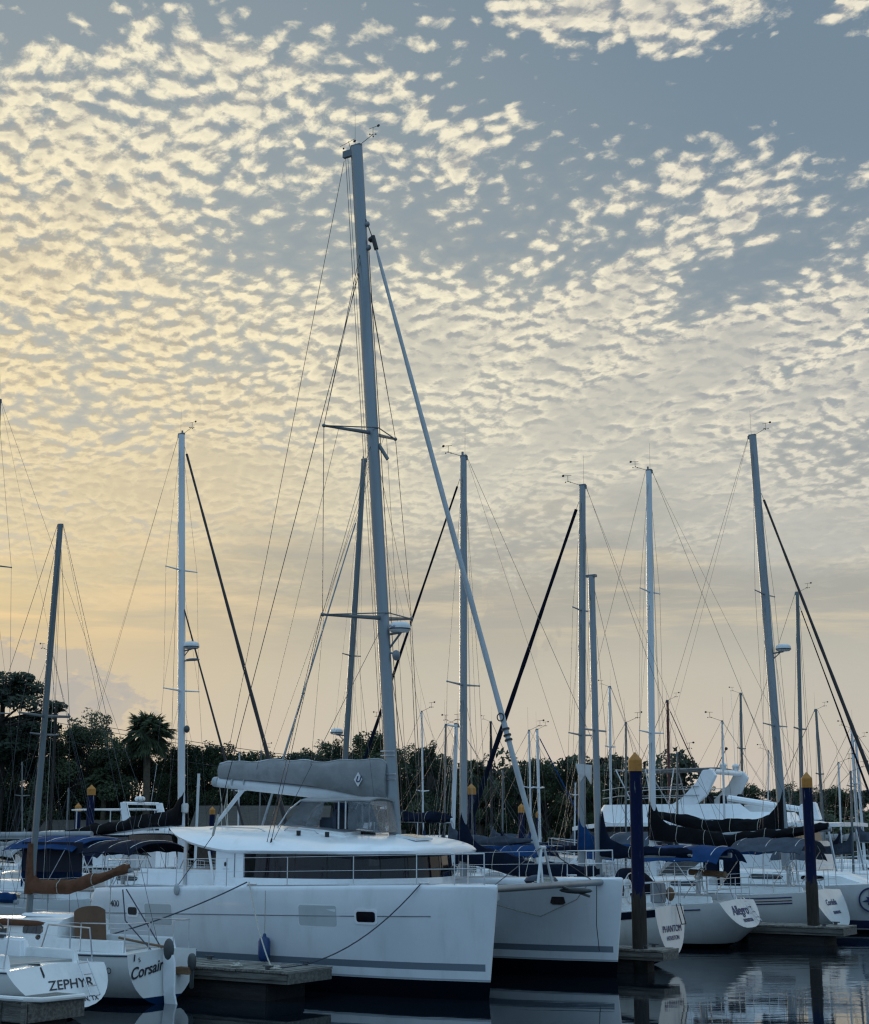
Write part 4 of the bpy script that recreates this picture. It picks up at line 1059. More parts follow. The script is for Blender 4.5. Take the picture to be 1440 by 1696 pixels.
    if radar: # (z, side, r)
        p = mp(radar[0]); radome(t, p.x+radar[1], 0, radar[0]+.08, radar[2])
        mb = MB(); mb.tube([p, (p.x+radar[1],0,radar[0]+.06)], .03, 6); mb.tube([p+Vector((0,0,-.3)), (p.x+radar[1]*.8,0,radar[0]+.05)], .02, 6); mb.build('radar_bracket', alumd, t)
    if rails:
        hgt = .62
        rail(t, [sh(Lf-1.25,-1,.08), sh(Lf-.55,-1,.05), Vector((Lf-.05,0,fbb+.03)), sh(Lf-.55,1,.05), sh(Lf-1.25,1,.08)], hgt, 'bow_pulpit', .0125*wr)
        for s in (-1, 1):
            n = max(3, int((La+Lf-1.6)/1.9)); xs = [-La+.35+(Lf-1.25+La-.35)*i/n for i in range(n+1)]
            lifelines(t, [sh(x, s, .08) for x in xs], hgt, .0042*wr)
        rail(t, [sh(-La+1.15,-1,.08), sh(-La+.08,-1,.10), Vector((-La+.02,0,fbs+.03)), sh(-La+.08,1,.10), sh(-La+1.15,1,.08)], hgt, 'stern_rail', .0125*wr)
    if extra: extra(t, st, sh, mp, mt)
    return t
def transom_text(t, La, st, rake, lines, ink_m=None, yc=0.0, zo=0.0, sc=1.0):
    """lettering on the transom face, which looks aft (-x)"""
    _, b, zs, zk = st[0]
    # outward direction aft: normal of raked plane; x axis of the text runs to -y .. seen from astern reading left to right is +y -> -y? (port is left of the boat looking forward)
    ax = Vector((0,-1,0)); up = Vector((rake,0,1)).normalized(); nz = ax.cross(up).normalized()
    M_ = Matrix((ax, up, nz)).transposed()
    for (body, size, z, y, kw) in lines:
        x = -La - rake*(zs-z)
        rot = M_ @ Matrix.Rotation(kw.pop('ang', 0.0), 3, 'Z')
        lettering(body, size, ink_m or ink, t, (x-.012, y, z), rot, **kw)
def foot(px, y): return DK(on_line(px, y), y)
def foot_D(px, D): p = at(px, 1372, D); return Vector((p.x, p.y, 0))
WH = lin(206,211,214); BT = lin(26,48,92); BK = lin(14,16,24)
def zpx(py, D): return CAMH+(1372-py)/FPX*D*1.0

# --- Corsair: small sloop, brown covers, in the left foreground
hc = hullmat('sloop_white_topsides', lin(214,218,218), [(-1,.14,lin(14,42,72))])
def corsair_extra(t, st, sh, mp, mt):
    La = 3.85; zs = st[0][2]; hull = t.children[0]
    transom_text(hull, La, st, .05, [('Corsair', .30, .66, .47, dict(shear=.35, ang=R(9), bold=.004)), ('I', .17, .90, .80, dict(ang=R(-8), bold=.006)), ('S', .12, .86, .66, dict(ang=R(8)))])
    lettering('GRO', .17, ink, hull, (-2.55, 0, 0), (0,0,0), ext=.001)
    g_ = [o for o in hull.children if o.name.startswith('lettering')][-1]
    b, z = sheer_at(st, -3.3); g_.matrix_local = Matrix.Translation((-3.3, b*.96+.03, .66)) @ Matrix(((-1,0,0),(0,.16,1),(0,1,-.16))).to_4x4()
    # rudder hung on the transom, with tiller
    mb = MB(); mb.prism([(-La-.02,1.05),(-La-.22,1.08),(-La-.34,.8),(-La-.36,.2),(-La-.52,-.3),(-La-.16,-.4),(-La-.06,.3)], -.022, .022); r = mb.build('rudder', gelw, t, bevel=.012)
    mb = MB(); mb.ellips((-La-.16,0,1.02),(.14,.05,.22),14,8); mb.build('rudder_head', motor, t)
    mb = MB(); mb.tube([(-La-.15,0,1.06),(-La+.5,0,1.12),(-La+1.2,0,1.2)], .025, 6); mb.build('tiller', teak, t)
    # outboard on its bracket
    mb = MB(); mb.rings([[(-La-.33+.10*k*math.cos(a*math.pi/6), -.50+.085*k*math.sin(a*math.pi/6), .60+(z-.86)*.8) for a in range(12)] for k, z in ((.5,.86),(.8,.92),(.95,1.05),(.9,1.16),(.65,1.24),(.25,1.27))]); om = mb.build('outboard_motor', motor, t)
    mb = MB(); mb.box(-La-.38,-La-.29,-.54,-.47,.25,.66); mb.build('motor_leg', motor, om, bevel=.02)
    mb = MB(); mb.box(-La-.34,-La+.0,-.54,-.38,.52,.66); mb.build('motor_bracket', teak, t)
    # brown companionway cover hanging on the aft bulkhead, folded brown cover on the cabin top
    mb = MB(); mb.grid(lambda u, v: (-1.80-.10*v+.015*math.sin(u*9), -.44+.88*u, 1.80-.10*abs(2*u-1)**3-.86*v), 12, 10, .02); mb.build('companionway_cover', brownd, t)
    mb = MB(); mb.tube([(-1.5,.62,1.42),(-.9,.66,1.46),(0,.68,1.46),(.7,.62,1.40),(1.3,.5,1.32)], [.02,.06,.07,.05,.02], 8, ry=.035); mb.build('rolled_cover', brownc, t)
    mb = MB(); mb.box(-1.6,-.1,-.34,.34,1.56,1.63,.03,.05); mb.build('sliding_hatch', gelw, t, bevel=.02)
    for x in (-1.1,.2):
        mb = MB(); mb.ellips((x,.70,1.18),(.12,.03,.07),12,6); mb.build('oval_port', darkwin, t)
    mb = MB(); mb.tube([(-2.5,.62,1.0),(-2.5,.62,1.14)], .06, 10); mb.build('winch', steel, t)
    mb = MB(); mb.tube([(-La+.1,.2,1.0),(-2.9,.1,1.55),(-2.75,.05,2.15)], .014, 5); mb.build('mainsheet', roped, t)
    mb = MB(); mb.tube([(-La+.05,-.05,1.0),(-2.75,-.05,2.15)], .014, 5); mb.build('mainsheet', roped, t)
CO = DK(-6.85, -6.7)
corsair = sailboat('small white sloop with Corsair on its transom and a brown cover on its boom', foot(69, -6.7), -1, 3.85, 3.4, 2.35, (.98,1.0,1.25), (100,868), mw=.085, hull=hc,
    spreaders=((5.75,.72),), boom=(2.95,2.02,.52,.05), cover=(brownc,.18,.10,1.0), cab=(-1.65,2.2,.78,.5,.52,[(-1.2,-.55)]), rake=.05, over=-.02, pw=1.0, cw=.95, kind=0, sd=4, wheel=False, tw=.84, rub=(slate,.016), extra=corsair_extra, neck=.6, mastm=alumd, rails=False)
def corsair_more():
    st = stations(3.85,3.4,2.35,.98,1.0,1.25,.84,-.25,keel=-.35,n=18)
    def sh(x, s, inn=.08): b, z = sheer_at(st, x); return Vector((x, s*max(b-inn,.01), z+.02))
    rail(corsair, [sh(-2.6,1), sh(-3.7,1), Vector((-3.8,.35,1.0))], .55, 'stern_rail', .013, mid=False)
    rail(corsair, [sh(-2.6,-1), sh(-3.7,-1), Vector((-3.8,-.35,1.0))], .55, 'stern_rail', .013, mid=False)
    for s in (-1,1): lifelines(corsair, [sh(-2.6,s), sh(-.6,s), sh(1.4,s), sh(2.6,s)], .55)
    mb = MB(); mt = [o for o in corsair.children if o.name.startswith('mast')][0]
    mb = MB(); mb.tube([(0,0,2.0),(0,0,3.05)], .13, 12, .10); mb.build('mast_boot', brownc, corsair)
corsair_more()

# --- Zephyr: larger, cut off by the left edge; open reverse transom
hz_m = hullmat('zephyr_topsides', lin(216,220,221), [(-1,.05,BK)])
def zephyr_extra(t, st, sh, mp, mt):
    La = 5.6; hull = t.children[0]
    transom_text(hull, La, st, .75, [('ZEPHYR', .27, .62, -.12, dict(shear=.3, sx=1.12, bold=.001)), ('HOUSTON, TX', .135, .36, -.18, dict(shear=.2))])
    # swim ladder folded on the transom
    mb = MB()
    for y in (-.62,-.38): mb.tube([(-La-.12,y,1.02),(-La-.50,y,.42),(-La-.46,y,.40)], .013, 6)
    for k in range(3): f = k/3+.1; mb.tube([(-La-.12-.36*f,-.62,1.02-.58*f),(-La-.12-.36*f,-.38,1.02-.58*f)], .012, 6)
    mb.build('swim_ladder', steel, t)
    mb = MB(); mb.tube([(-La+.35,.35,.95),(-La+.05,.38,.98),(-La-.1,.4,.8),(-La-.12,.42,.68)], .02, 6); mb.ellips((-La-.10,.42,.66),(.05,.12,.05),8,5); mb.build('tiller_head', rubber, t)
    for (a, b) in ((-La+.2,-La+1.5),): 
        for s in (-1,1):
            mb = MB(); mb.tube([sh(a,s,.12), sh(a,s,.12)+Vector((0,-s*.1,.60)), sh(b,s,.12)+Vector((0,0,.62)), sh(b+.25,s,.12)], .016, 6); mb.tube([sh((a+b)/2,s,.12), sh((a+b)/2,s,.12)+Vector((0,0,.61))], .016, 6); mb.build('stern_rail', steel, t)
    mb = MB(); mb.box(-La+1.6,-1.2,.62,.92,.9,1.32,.1,.06); mb.build('coaming', gelw, t, bevel=.05)
    mb = MB(); mb.box(-La+1.6,-1.2,-.92,-.62,.9,1.32,.1,.06); mb.build('coaming', gelw, t, bevel=.05)
    mb = MB(); mb.ellips((-1.6,1.02,1.28),(.14,.03,.10),12,6); mb.build('round_port', darkwin, t)
    for y in (.75,-.75):
        mb = MB(); mb.tube([(-3.3,y,1.3),(-3.3,y,1.48)], .07, 12); mb.tube([(-3.3,y,1.48),(-3.15,y+.1,1.66)], .02, 6); mb.build('winch', motor, t)
sailboat('white sloop cut off by the left edge, ZEPHYR lettered on its raked transom', DK(on_line(118,-9.75)-5.6, -9.75), -1, 5.6, 4.5, 2.75, (.92,.98,1.3), (-215,520), mw=.1, hull=hz_m, spreaders=((7.5,.9),),
    boom=(4.5,1.98,.04,.05), cover=(blue,.27,.0,1.0), cab=(-1.9,2.6,1.0,.6,.5,[(-1.3,-.2)]), rake=.75, over=.22, kind=1, sd=9, wheel=False, tw=.86, rails=False, extra=zephyr_extra, rub=(slate,.014), stays=False)

# --- ketch in the slip right of the catamaran
hp = hullmat('ketch_topsides', lin(208,211,210), [(-1,.10,BK)])
def ketch_extra(t, st, sh, mp, mt):
    La = 6.1; hull = t.children[0]
    transom_text(hull, La, st, .10, [('PHANTOM', .23, .90, 0, {}), ('HOUSTON', .15, .68, .0, {})], inkb)
    for s in (-1,1):
        mb = MB(); mb.rings([[(x, s*(b+.004), zs-.02), (x, s*(b+.012), zs-.10), (x, s*(b-.0), zs-.20), (x, s*(b-.05), zs-.1)] for x,b,zs,zk in st[:16]]); mb.build('sheer_strake', maroon if False else navy, hull)
    # mizzen
    base = Vector(t.location); hd = t.rotation_euler.z; f = Vector((math.cos(hd), math.sin(hd), 0))
    mx = -4.15; s2, z2 = solve_top(base+f*mx, hd, 980, 955)
    a = Vector((mx,0,1.45)); b = Vector((mx+s2,0,z2)); mb = MB(); mb.tube([a, b], .095, 12, ry=.075); mz = mb.build('mizzen_mast', alum, t)
    c = MB(); c.box(b.x-.14,b.x+.14,-.06,.06,b.z-.02,b.z+.05); c.build('mast_cap', alumd, mz)
    for s in (-1,1):
        tip = a.lerp(b,.52)+Vector((0,s*.6,0)); q = MB(); q.tube([a.lerp(b,.52), tip], .025, 6); q.build('spreader', alum, mz)
        wire_part('shroud', [sh(mx-.1,s,.1), tip, b], t, .006)
    wire_part('backstay', [Vector((-La,0,1.5)), b], t, .006)
    q = MB(); q.tube([(mx,0,2.65),(mx-2.6,0,2.72)], .06, 8); q.build('mizzen_boom', alum, t)
    def mzc(): 
        o = sail_cover(2.6, .22, navy, t, neck=1.6, rise=.05, seed=12, zb=2.72, neckr=.2); o.location.x = mx; return o
    mzc()
    # wind generator plate / signal on the mizzen, gallows of gear at the stern
    q = MB(); q.prism([(mx+.15,5.0),(mx+.62,5.05),(mx+.5,4.55),(mx+.34,4.75),(mx+.18,4.5)], -.02, .02); q.build('radar_reflector', steel, t)
    q = MB(); q.box(-La+.3,-La+.62,-.5,-.2,1.5,2.0); q.build('deck_box', greyp, t, bevel=.03)
    q = MB(); q.tube([(-La-.05,-.3,1.5),(-La-.18,-.32,1.0)], .014, 5); q.tube([(-La-.05,-.55,1.5),(-La-.18,-.57,1.0)], .014, 5); q.tube([(-La-.18,-.32,1.0),(-La-.18,-.57,1.0)], .014, 5); q.build('boarding_ladder', wired, t)
    q = MB(); q.ellips((-La+.25,-.62,1.72),(.12,.12,.18),10,6); q.build('life_ring_bag', brownd, t)
sailboat('navy-covered ketch with PHANTOM on its transom, beside the catamaran far bow', foot(766.5, 6.35), -1, 6.1, 4.9, 2.75, (1.42,1.15,1.6), (768,757), mw=.115, hull=hp,
    spreaders=((7.3,.85),), boom=(4.3,2.55,-.35,.07), cover=(navy,.42,.22,1.1), jib=(navy,.055,.95), cab=(-2.6,2.0,.95,.6,.45,[(-2.2,-1.4),(-1.0,-.3)]), rake=.10, over=.26, pw=.95, cw=1.0, kind=3, sd=21, tw=.62, extra=ketch_extra, neck=1.5, mastm=alum)

# --- Allegro: counter-sterned sloop
ha = hullmat('allegro_topsides', lin(200,203,204), [(-1,.16,BK)])
def allegro_extra(t, st, sh, mp, mt):
    La = 5.0; hull = t.children[0]
    transom_text(hull, La, st, .60, [('Allegro', .40, 1.07, .18, dict(shear=.3, bold=.006)), ('HOUSTON', .14, .80, -.05, dict(bold=.004))], inkb)
    q = MB(); q.tube([(-La+.1,-.75,1.4),(-La-.45,-.72,.75)], .013, 5); q.tube([(-La+.1,-.5,1.4),(-La-.45,-.5,.75)], .013, 5)
    for k in range(4): f = .2+k*.22; q.tube([(-La+.1-.55*f,-.75+.03*f,1.4-.65*f+.02),(-La+.1-.55*f,-.5,1.4-.65*f+.02)], .013, 5)
    q.build('stern_ladder', steel, t)
    for s in (-1,1):
        mb = MB(); mb.tube([(x, s*(b+.004), zs-.16) for x,b,zs,zk in st[1:16]], .018, 4); mb.build('cove_stripe', inkb, hull)
    q = MB(); q.tube([(-La+.4,-.2,2.05),(-La+1.6,-.4,2.1)], .09, 8); q.build('rolled_awning', teak, t)
    q = MB(); q.grid(lambda u, v: (-2.4+.9*u, -1.0+2.0*v, 1.45+.75*math.sin(min(1,u*1.2)*math.pi/2)*(1-abs(2*v-1)**4)), 8, 10, .02); q.build('spray_hood', navy, t)
sailboat('grey-white sloop with Allegro in blue script across its long raked transom', foot(957, 12.6), -1, 5.0, 4.8, 3.3, (1.32,1.2,1.6), (965,805), mw=.125, hull=ha,
    spreaders=((6.2,.85),(10.1,.62)), boom=(4.9,2.75,-.15,.08), cover=(blue,.26,.10,1.0), jib=(navy,.10,.96), cab=(-2.2,2.2,1.0,.6,.45,[(-1.8,-1.0),(-.6,.2)]), bim=[(blue,-4.9,-2.3,2.3,2.75)], rake=.60, over=.60, kind=1, sd=33, tw=.78, extra=allegro_extra, neck=1.5, mastm=alum)

# --- third sloop beyond the right-hand finger, maroon stripes
h3 = hullmat('striped_topsides', lin(206,208,208), [(-1,.16,BK)])
def third_extra(t, st, sh, mp, mt):
    La = 5.9; hull = t.children[0]
    transom_text(hull, La, st, .50, [('Cordelia', .27, 1.10, .05, dict(shear=.3, bold=.004)), ('SEABROOK', .13, .80, -.05, dict(bold=.003))], inkb)
    for s in (-1,1):
        for k, (dz, m_) in enumerate(((-.12,inkb),(-.22,maroon),(-.30,inkb))):
            mb = MB(); mb.tube([(x, s*(b*(1-.01*k)+.006), zs+dz) for x,b,zs,zk in st[1:17]], .020 if k != 1 else .014, 4); mb.build('cove_stripe', m_, hull)
    q = MB(); q.tube([(-2.2,1.45,1.5),(-2.2,1.45,2.15)], .03, 6); q.build('fender_rod', whitep, t)
    for x in (-2.9,-2.2):
        q = MB(); q.box(x-.28,x+.28,.2,.28,1.5,2.4); q.build('cockpit_cushion', navy, t, bevel=.03)
sailboat('white sloop with maroon and blue side stripes and black sail cover, behind the right piling', foot(1072.5, 18.0), -1, 5.9, 4.3, 3.5, (1.45,1.3,1.65), (1075,780), mw=.125, hull=h3,
    spreaders=((6.55,.95),(11.4,.8)), boom=(6.2,3.0,.35,.09), cover=(blackc,.34,.24,1.1), jib=None, cab=(-2.4,2.4,1.05,.6,.45,[(-2.0,-1.0),(-.6,.4)]), rake=.50, over=.36, kind=3, sd=41, tw=.8, extra=third_extra, neck=2.0, mastm=alumw, bim=[(slate,-5.6,-3.2,2.6,2.95)])

# --- large white sloop, bow right, round compass mark on its side
h4 = hullmat('large_sloop_topsides', lin(208,212,214), [(-1,.12,BK),(.12,.16,lin(190,194,198)),(.16,.42,lin(22,40,80))])
def big_extra(t, st, sh, mp, mt):
    hull = t.children[0]
    b, z = sheer_at(st, 3.5); b4 = sheer_at(st, 4.0)[0]; ang = math.atan2(b4-sheer_at(st,3.0)[0], 1.0)
    xc = big_x; b, z = sheer_at(st, xc)
    nb = (sheer_at(st, xc+.3)[0]-sheer_at(st, xc-.3)[0])/.6
    ax = Vector((1,-nb,0)).normalized(); up = Vector((0,-.12,1)).normalized(); n_ = ax.cross(up).normalized(); up = n_.cross(ax)
    c = Vector((xc, -b*.985-.02, 1.08))
    mb = MB()
    def rg(r0, r1): 
        for k in range(1):
            mb.rings([[c+n_*.0+ax*r*math.cos(a*math.pi/14)+up*r*math.sin(a*math.pi/14)+n_*o for a in range(28)] for r, o in ((r0,.02),(r1,.02),(r1,-.03),(r0,-.03))], caps=False)
    rg(.40,.35); em = mb.build('compass_ring', inkb, hull)
    mb = MB()
    for k in range(8):
        a = k*math.pi/4+.2; L_ = .31 if k % 2 == 0 else .2; w_ = .05
        p = lambda r, da: c+ax*r*math.cos(a+da)+up*r*math.sin(a+da)+n_*.025
        mb.add([c+n_*.03, p(.09,.7), p(L_,0), p(.09,-.7)], [(0,1,2,3)])
    mb.build('compass_star', inkb, em)
big_x = 3.35
sailboat('large white sloop at the right edge with a round compass mark on its bow', foot(1288, 22.0), 1, 6.6, 6.4, 4.0, (1.5,1.45,1.8), (1247,722), mw=.16, hull=h4,
    spreaders=((6.9,1.15),(11.6,.95)), boom=(5.2,3.3,.55,.1), cover=(blackc,.36,.22,1.1), jib=(wired,.085,.86,4.2), cab=(-3.2,3.2,1.2,.7,.5,[(-2.6,-1.4),(-1.0,.2),(.8,1.6)]), rake=.6, over=.3, kind=1, sd=52, radar=(9.45,.52,.27), extra=big_extra, neck=1.7, mastm=alum, dod=(greyc,-3.2,-4.6,2.6,2.9), bim=[(slate,-6.4,-4.6,2.8,3.1)])

# --- boats across the walkway on the left
hb = hullmat('blue_band_topsides', lin(202,207,210), [(-1,.10,BK),(.62,.72,lin(40,60,100))])
def awning_extra(t, st, sh, mp, mt):
    q = MB(); q.box(-4.6,-1.0,-1.3,1.3,1.4,1.75,.2,.1); q.build('deckhouse', gel, t, bevel=.05)
    q = MB(); q.grid(lambda u, v: (-3.3-.02*u, 1.3-2.6*v, 2.95-1.35*u), 6, 8, .02); q.build('awning_curtain', blue, t)
    q = MB(); q.grid(lambda u, v: (-3.35-2.6*u, 1.28, 2.95-.9*v), 8, 5, .0); q.build('mesh_side', mat('dark_mesh', lin(14,18,36), .9, 0, .2, 5), t)
    for x in (-2.2,-1.4): q = MB(); q.ellips((x,1.33,1.6),(.16,.03,.07),12,5); q.build('oval_port', darkwin, t)
sailboat('white cruising boat under a big blue cockpit awning at the left', foot_D(-26, 52), -1, 7.6, 4.6, 3.6, (1.35,1.2,1.6), (-3,664), mw=.14, hull=hb,
    spreaders=((7.2,1.0),(12.3,.85)), boom=(5.0,3.12,.05,.12), cab=None, rake=.25, over=.2, kind=1, sd=61, extra=awning_extra, mastm=alumd, bim=[(blue,-5.7,-2.6,3.0,3.05,.08),(navy,-8.0,-5.8,2.8,2.95,.08)], radar=None, backspread=True)
h6 = hullmat('plain_topsides', lin(202,207,210), [(-1,.14,BT)])
def twin_extra(t, st, sh, mp, mt):
    i0 = mp(11.3)+Vector((.14,0,0)); lo = Vector((3.3,0,2.2)); q = MB(); q.tube([lo.lerp(i0,k/16) for k in range(17)], [.05-.0015*k for k in range(17)], 8); q.build('furled_staysail', wired, t)
    q = MB(); q.tube([(.45,.2,1.8),(.5,.2,5.3)], .05, 8); q.build('whisker_pole', alumw, t)
    q = MB(); q.box(-.16,.16,-.13,.13,3.9,4.25); q.build('mast_winch_box', whitep, t, bevel=.04)
    p = mp(9.4); q = MB(); q.ellips((p.x+.55,0,9.42),(.3,.2,.05),12,5); q.tube([p,(p.x+.55,0,9.4)], .03, 6); q.build('radar_shelf', greyp, t)
    q = MB(); q.ellips((mp(6.9).x+.26,0,6.9),(.12,.1,.14),8,6); q.build('deck_light', motor, t)
    q = MB(); q.grid(lambda u, v: (-2.3-1.6*u, 1.1-.1*u, 1.6+.95*(1-v)), 8, 6, .0); q.build('clear_curtain', vinyl, t)
sailboat('tall cutter whose white mast carries a radar, behind the catamaran stern', foot_D(303, 56), 1, 6.8, 5.4, 3.8, (1.3,1.3,1.7), (301,720), mw=.155, hull=h6,
    spreaders=((8.3,.95),(12.8,.85)), boom=(6.3,3.55,-.55,.11), cover=(blackc,.42,.0,1.1), jib=(wired,.085,.97), cab=(-2.6,2.8,1.1,.7,.45,[(-2.2,-1.2),(-.8,.2)]), rake=.3, over=.2, kind=3, sd=71, radar=(9.75,.48,.29), extra=twin_extra, neck=1.0, mastm=alumw, boomm=alumw, bim=[(navy,-5.2,-2.8,2.8,2.7)])
sailboat('sloop with a navy sail cover and leaning grey mast behind the catamaran boom', foot_D(561, 62), -1, 5.6, 4.6, 3.4, (1.3,1.2,1.6), (603,762), mw=.135, hull=h6,
    spreaders=((10.2,.6),), boom=(5.4,3.75,-.1,.11), cover=(navy,.50,.05,1.0), jib=(dacron,.055,.86), cab=(-2.2,2.4,1.0,.6,.45), rake=.3, over=.2, kind=2, sd=81, radar=(7.0,.5,.26), neck=1.2, mastm=alumd, boomm=alumw)

# --- masts and boats further back
far_group = None
far = [ # px mast, D, top px, dirn, La, Lf, beam, cover, jib, spreaders px y, label
 (1328, 72, (1321,982), 1, 5.0, 4.4, 3.2, None, (navy,.05), ((7.9,.8),), 'sloop with a slim grey mast left of the right blue piling', alumd),
 (1012, 88, (1010,1138), -1, 4.5, 4.0, 3.0, (navy,.3), None, ((7.9,.6),), 'distant sloop whose pale mast stands before the round pine', alumw),
 (1109, 84, (1106,1161), 1, 4.5, 4.0, 3.0, (slate,.3), (maroon,.05), (), 'distant sloop with a reddish dark mast behind the motor yacht bimini', maroon),
 (1230, 92, (1227,1149), -1, 4.8, 4.0, 3.0, (blue,.3), None, ((8.0,.6),), 'distant sloop with its mast right of the motor yacht arch', alumd),
 (1365, 86, (1352,1176), 1, 4.8, 4.0, 3.0, (greyc,.3), None, ((6.3,.6),), 'distant sloop with leaning thin mast right of the far-right piling', alumd),
 (1421, 80, (1411,1207), -1, 4.6, 4.2, 3.1, (slate,.35), None, ((5.6,.7),), 'sloop at the right edge whose white mast carries a small radar', alumw),
 (1430, 90, (1418,1226), 1, 4.6, 4.0, 3.0, (greyc,.3), None, (), 'distant sloop behind the radar mast at the right edge', alumw),
 (895, 84, (890,1209), 1, 4.2, 3.8, 2.8, None, (BLUE and blue,.06), ((5.5,.6),), 'distant sloop with cream mast and blue furled jib right of the white furled sail', alumw),
 (815, 96, (813,1196), -1, 4.4, 3.8, 2.8, (slate,.3), None, (), 'distant boat with a short bare black mast behind the ketch jib', wired),
 (748, 64, (756,1200), -1, 4.8, 4.2, 3.1, (slate,.35), None, ((7.5,.8),), 'white sloop with pale mast and round lamp left of the ketch main mast', alumw),
 (60, 68, (84,1080), -1, 4.6, 4.0, 3.0, (slate,.3), None, ((7.4,.8),), 'grey-masted sloop standing just behind the small brown-covered sloop mast', alumd),
]
for i, (px, D, top, dr, La, Lf, bm_, cv, jb, spz, lb, mm) in enumerate(far):
    sailboat(lb, foot_D(px, D), dr, La, Lf, bm_, (1.15,1.1,1.45), top, mw=.085 if D > 75 else .10, hull=h6 if i % 2 else hb, spreaders=spz, boom=(La*.8,2.7,.1,.07) if cv else None,
             cover=cv, jib=jb, cab=(-2.0,2.2,.9,.5,.45,[(-1.6,-.6)]), rake=.4, over=.2, kind=1, sd=100+i, detail=1, mastm=mm, wr=1.5, bim=[(navy if i % 3 else blue,-La+.3,-La+2.2,2.0,2.6)] if i in (0,3,9) else None)
def clutter_boats():
    rnd = random.Random(77)
    spots = [(640,74,-1,'low white sloop behind the catamaran mast'),(702,70,1,'white runabout-sized sloop with steel rails right of the catamaran roof'),(832,74,-1,'white day sailer with long rails behind the furled sail'),(950,78,1,'white sloop hull seen between the two navy mast boots'),
             (430,82,1,'pale sloop half hidden left of the helm dodger'),(40,80,1,'white sloop with steel rails at the left edge under the pine'),(1392,70,1,'white sloop with a slate awning right of the far-right piling'),(1270,96,-1,'pale sloop beyond the motor yacht stern'),
             (735,60,1,'white sloop with low cabin directly right of the catamaran roof edge'),(880,64,1,'grey-canopied sloop behind the ketch boom cover'),(1035,62,1,'white sloop whose cabin shows behind the near blue piling'),(1120,60,1,'sloop with slate canvas between the Allegro sloop and the motor yacht'),
             (1200,62,-1,'white sloop just below the motor yacht flybridge'),(1410,62,1,'white sloop with tall rails at the right edge beyond the compass-marked sloop'),(110,66,1,'white sloop with greyish canvas behind the blue awning'),(395,70,-1,'pale sloop seen through the catamaran cockpit opening'),(1340,100,1,'small pale sloop against the trees behind the right blue piling'),(560,92,-1,'small pale sloop behind the helm dodger')]
    for i, (px, D, dr, lb) in enumerate(spots):
        b = foot_D(px, D); sc = FPX/D; ty = 1372-rnd.uniform(2.2,6.0)*sc*(.75 if i > 7 else 1)
        sailboat(lb, b, dr, 4.2, 3.8, 2.8, (1.1,1.05,1.4), (px+rnd.uniform(-4,4), ty), mw=.045, hull=h6, spreaders=((5.0,.5),) if i % 2 else (), boom=(3.4,2.4,.1,.06), cover=(rnd.choice((navy,slate,greyc,blue)),.26),
                 cab=(-1.8,2.0,.85,.5,.5,[(-1.5,-.5)]), rake=.4, over=.2, kind=1, sd=200+i, detail=1, mastm=rnd.choice((alumw,alumd)), wr=.9, bim=[((slate,navy,greyc,blue)[i % 4],-3.8,-2.2,2.0,2.5)] if i in (1,6,8,9,11,12,13,14) else None)
clutter_boats()
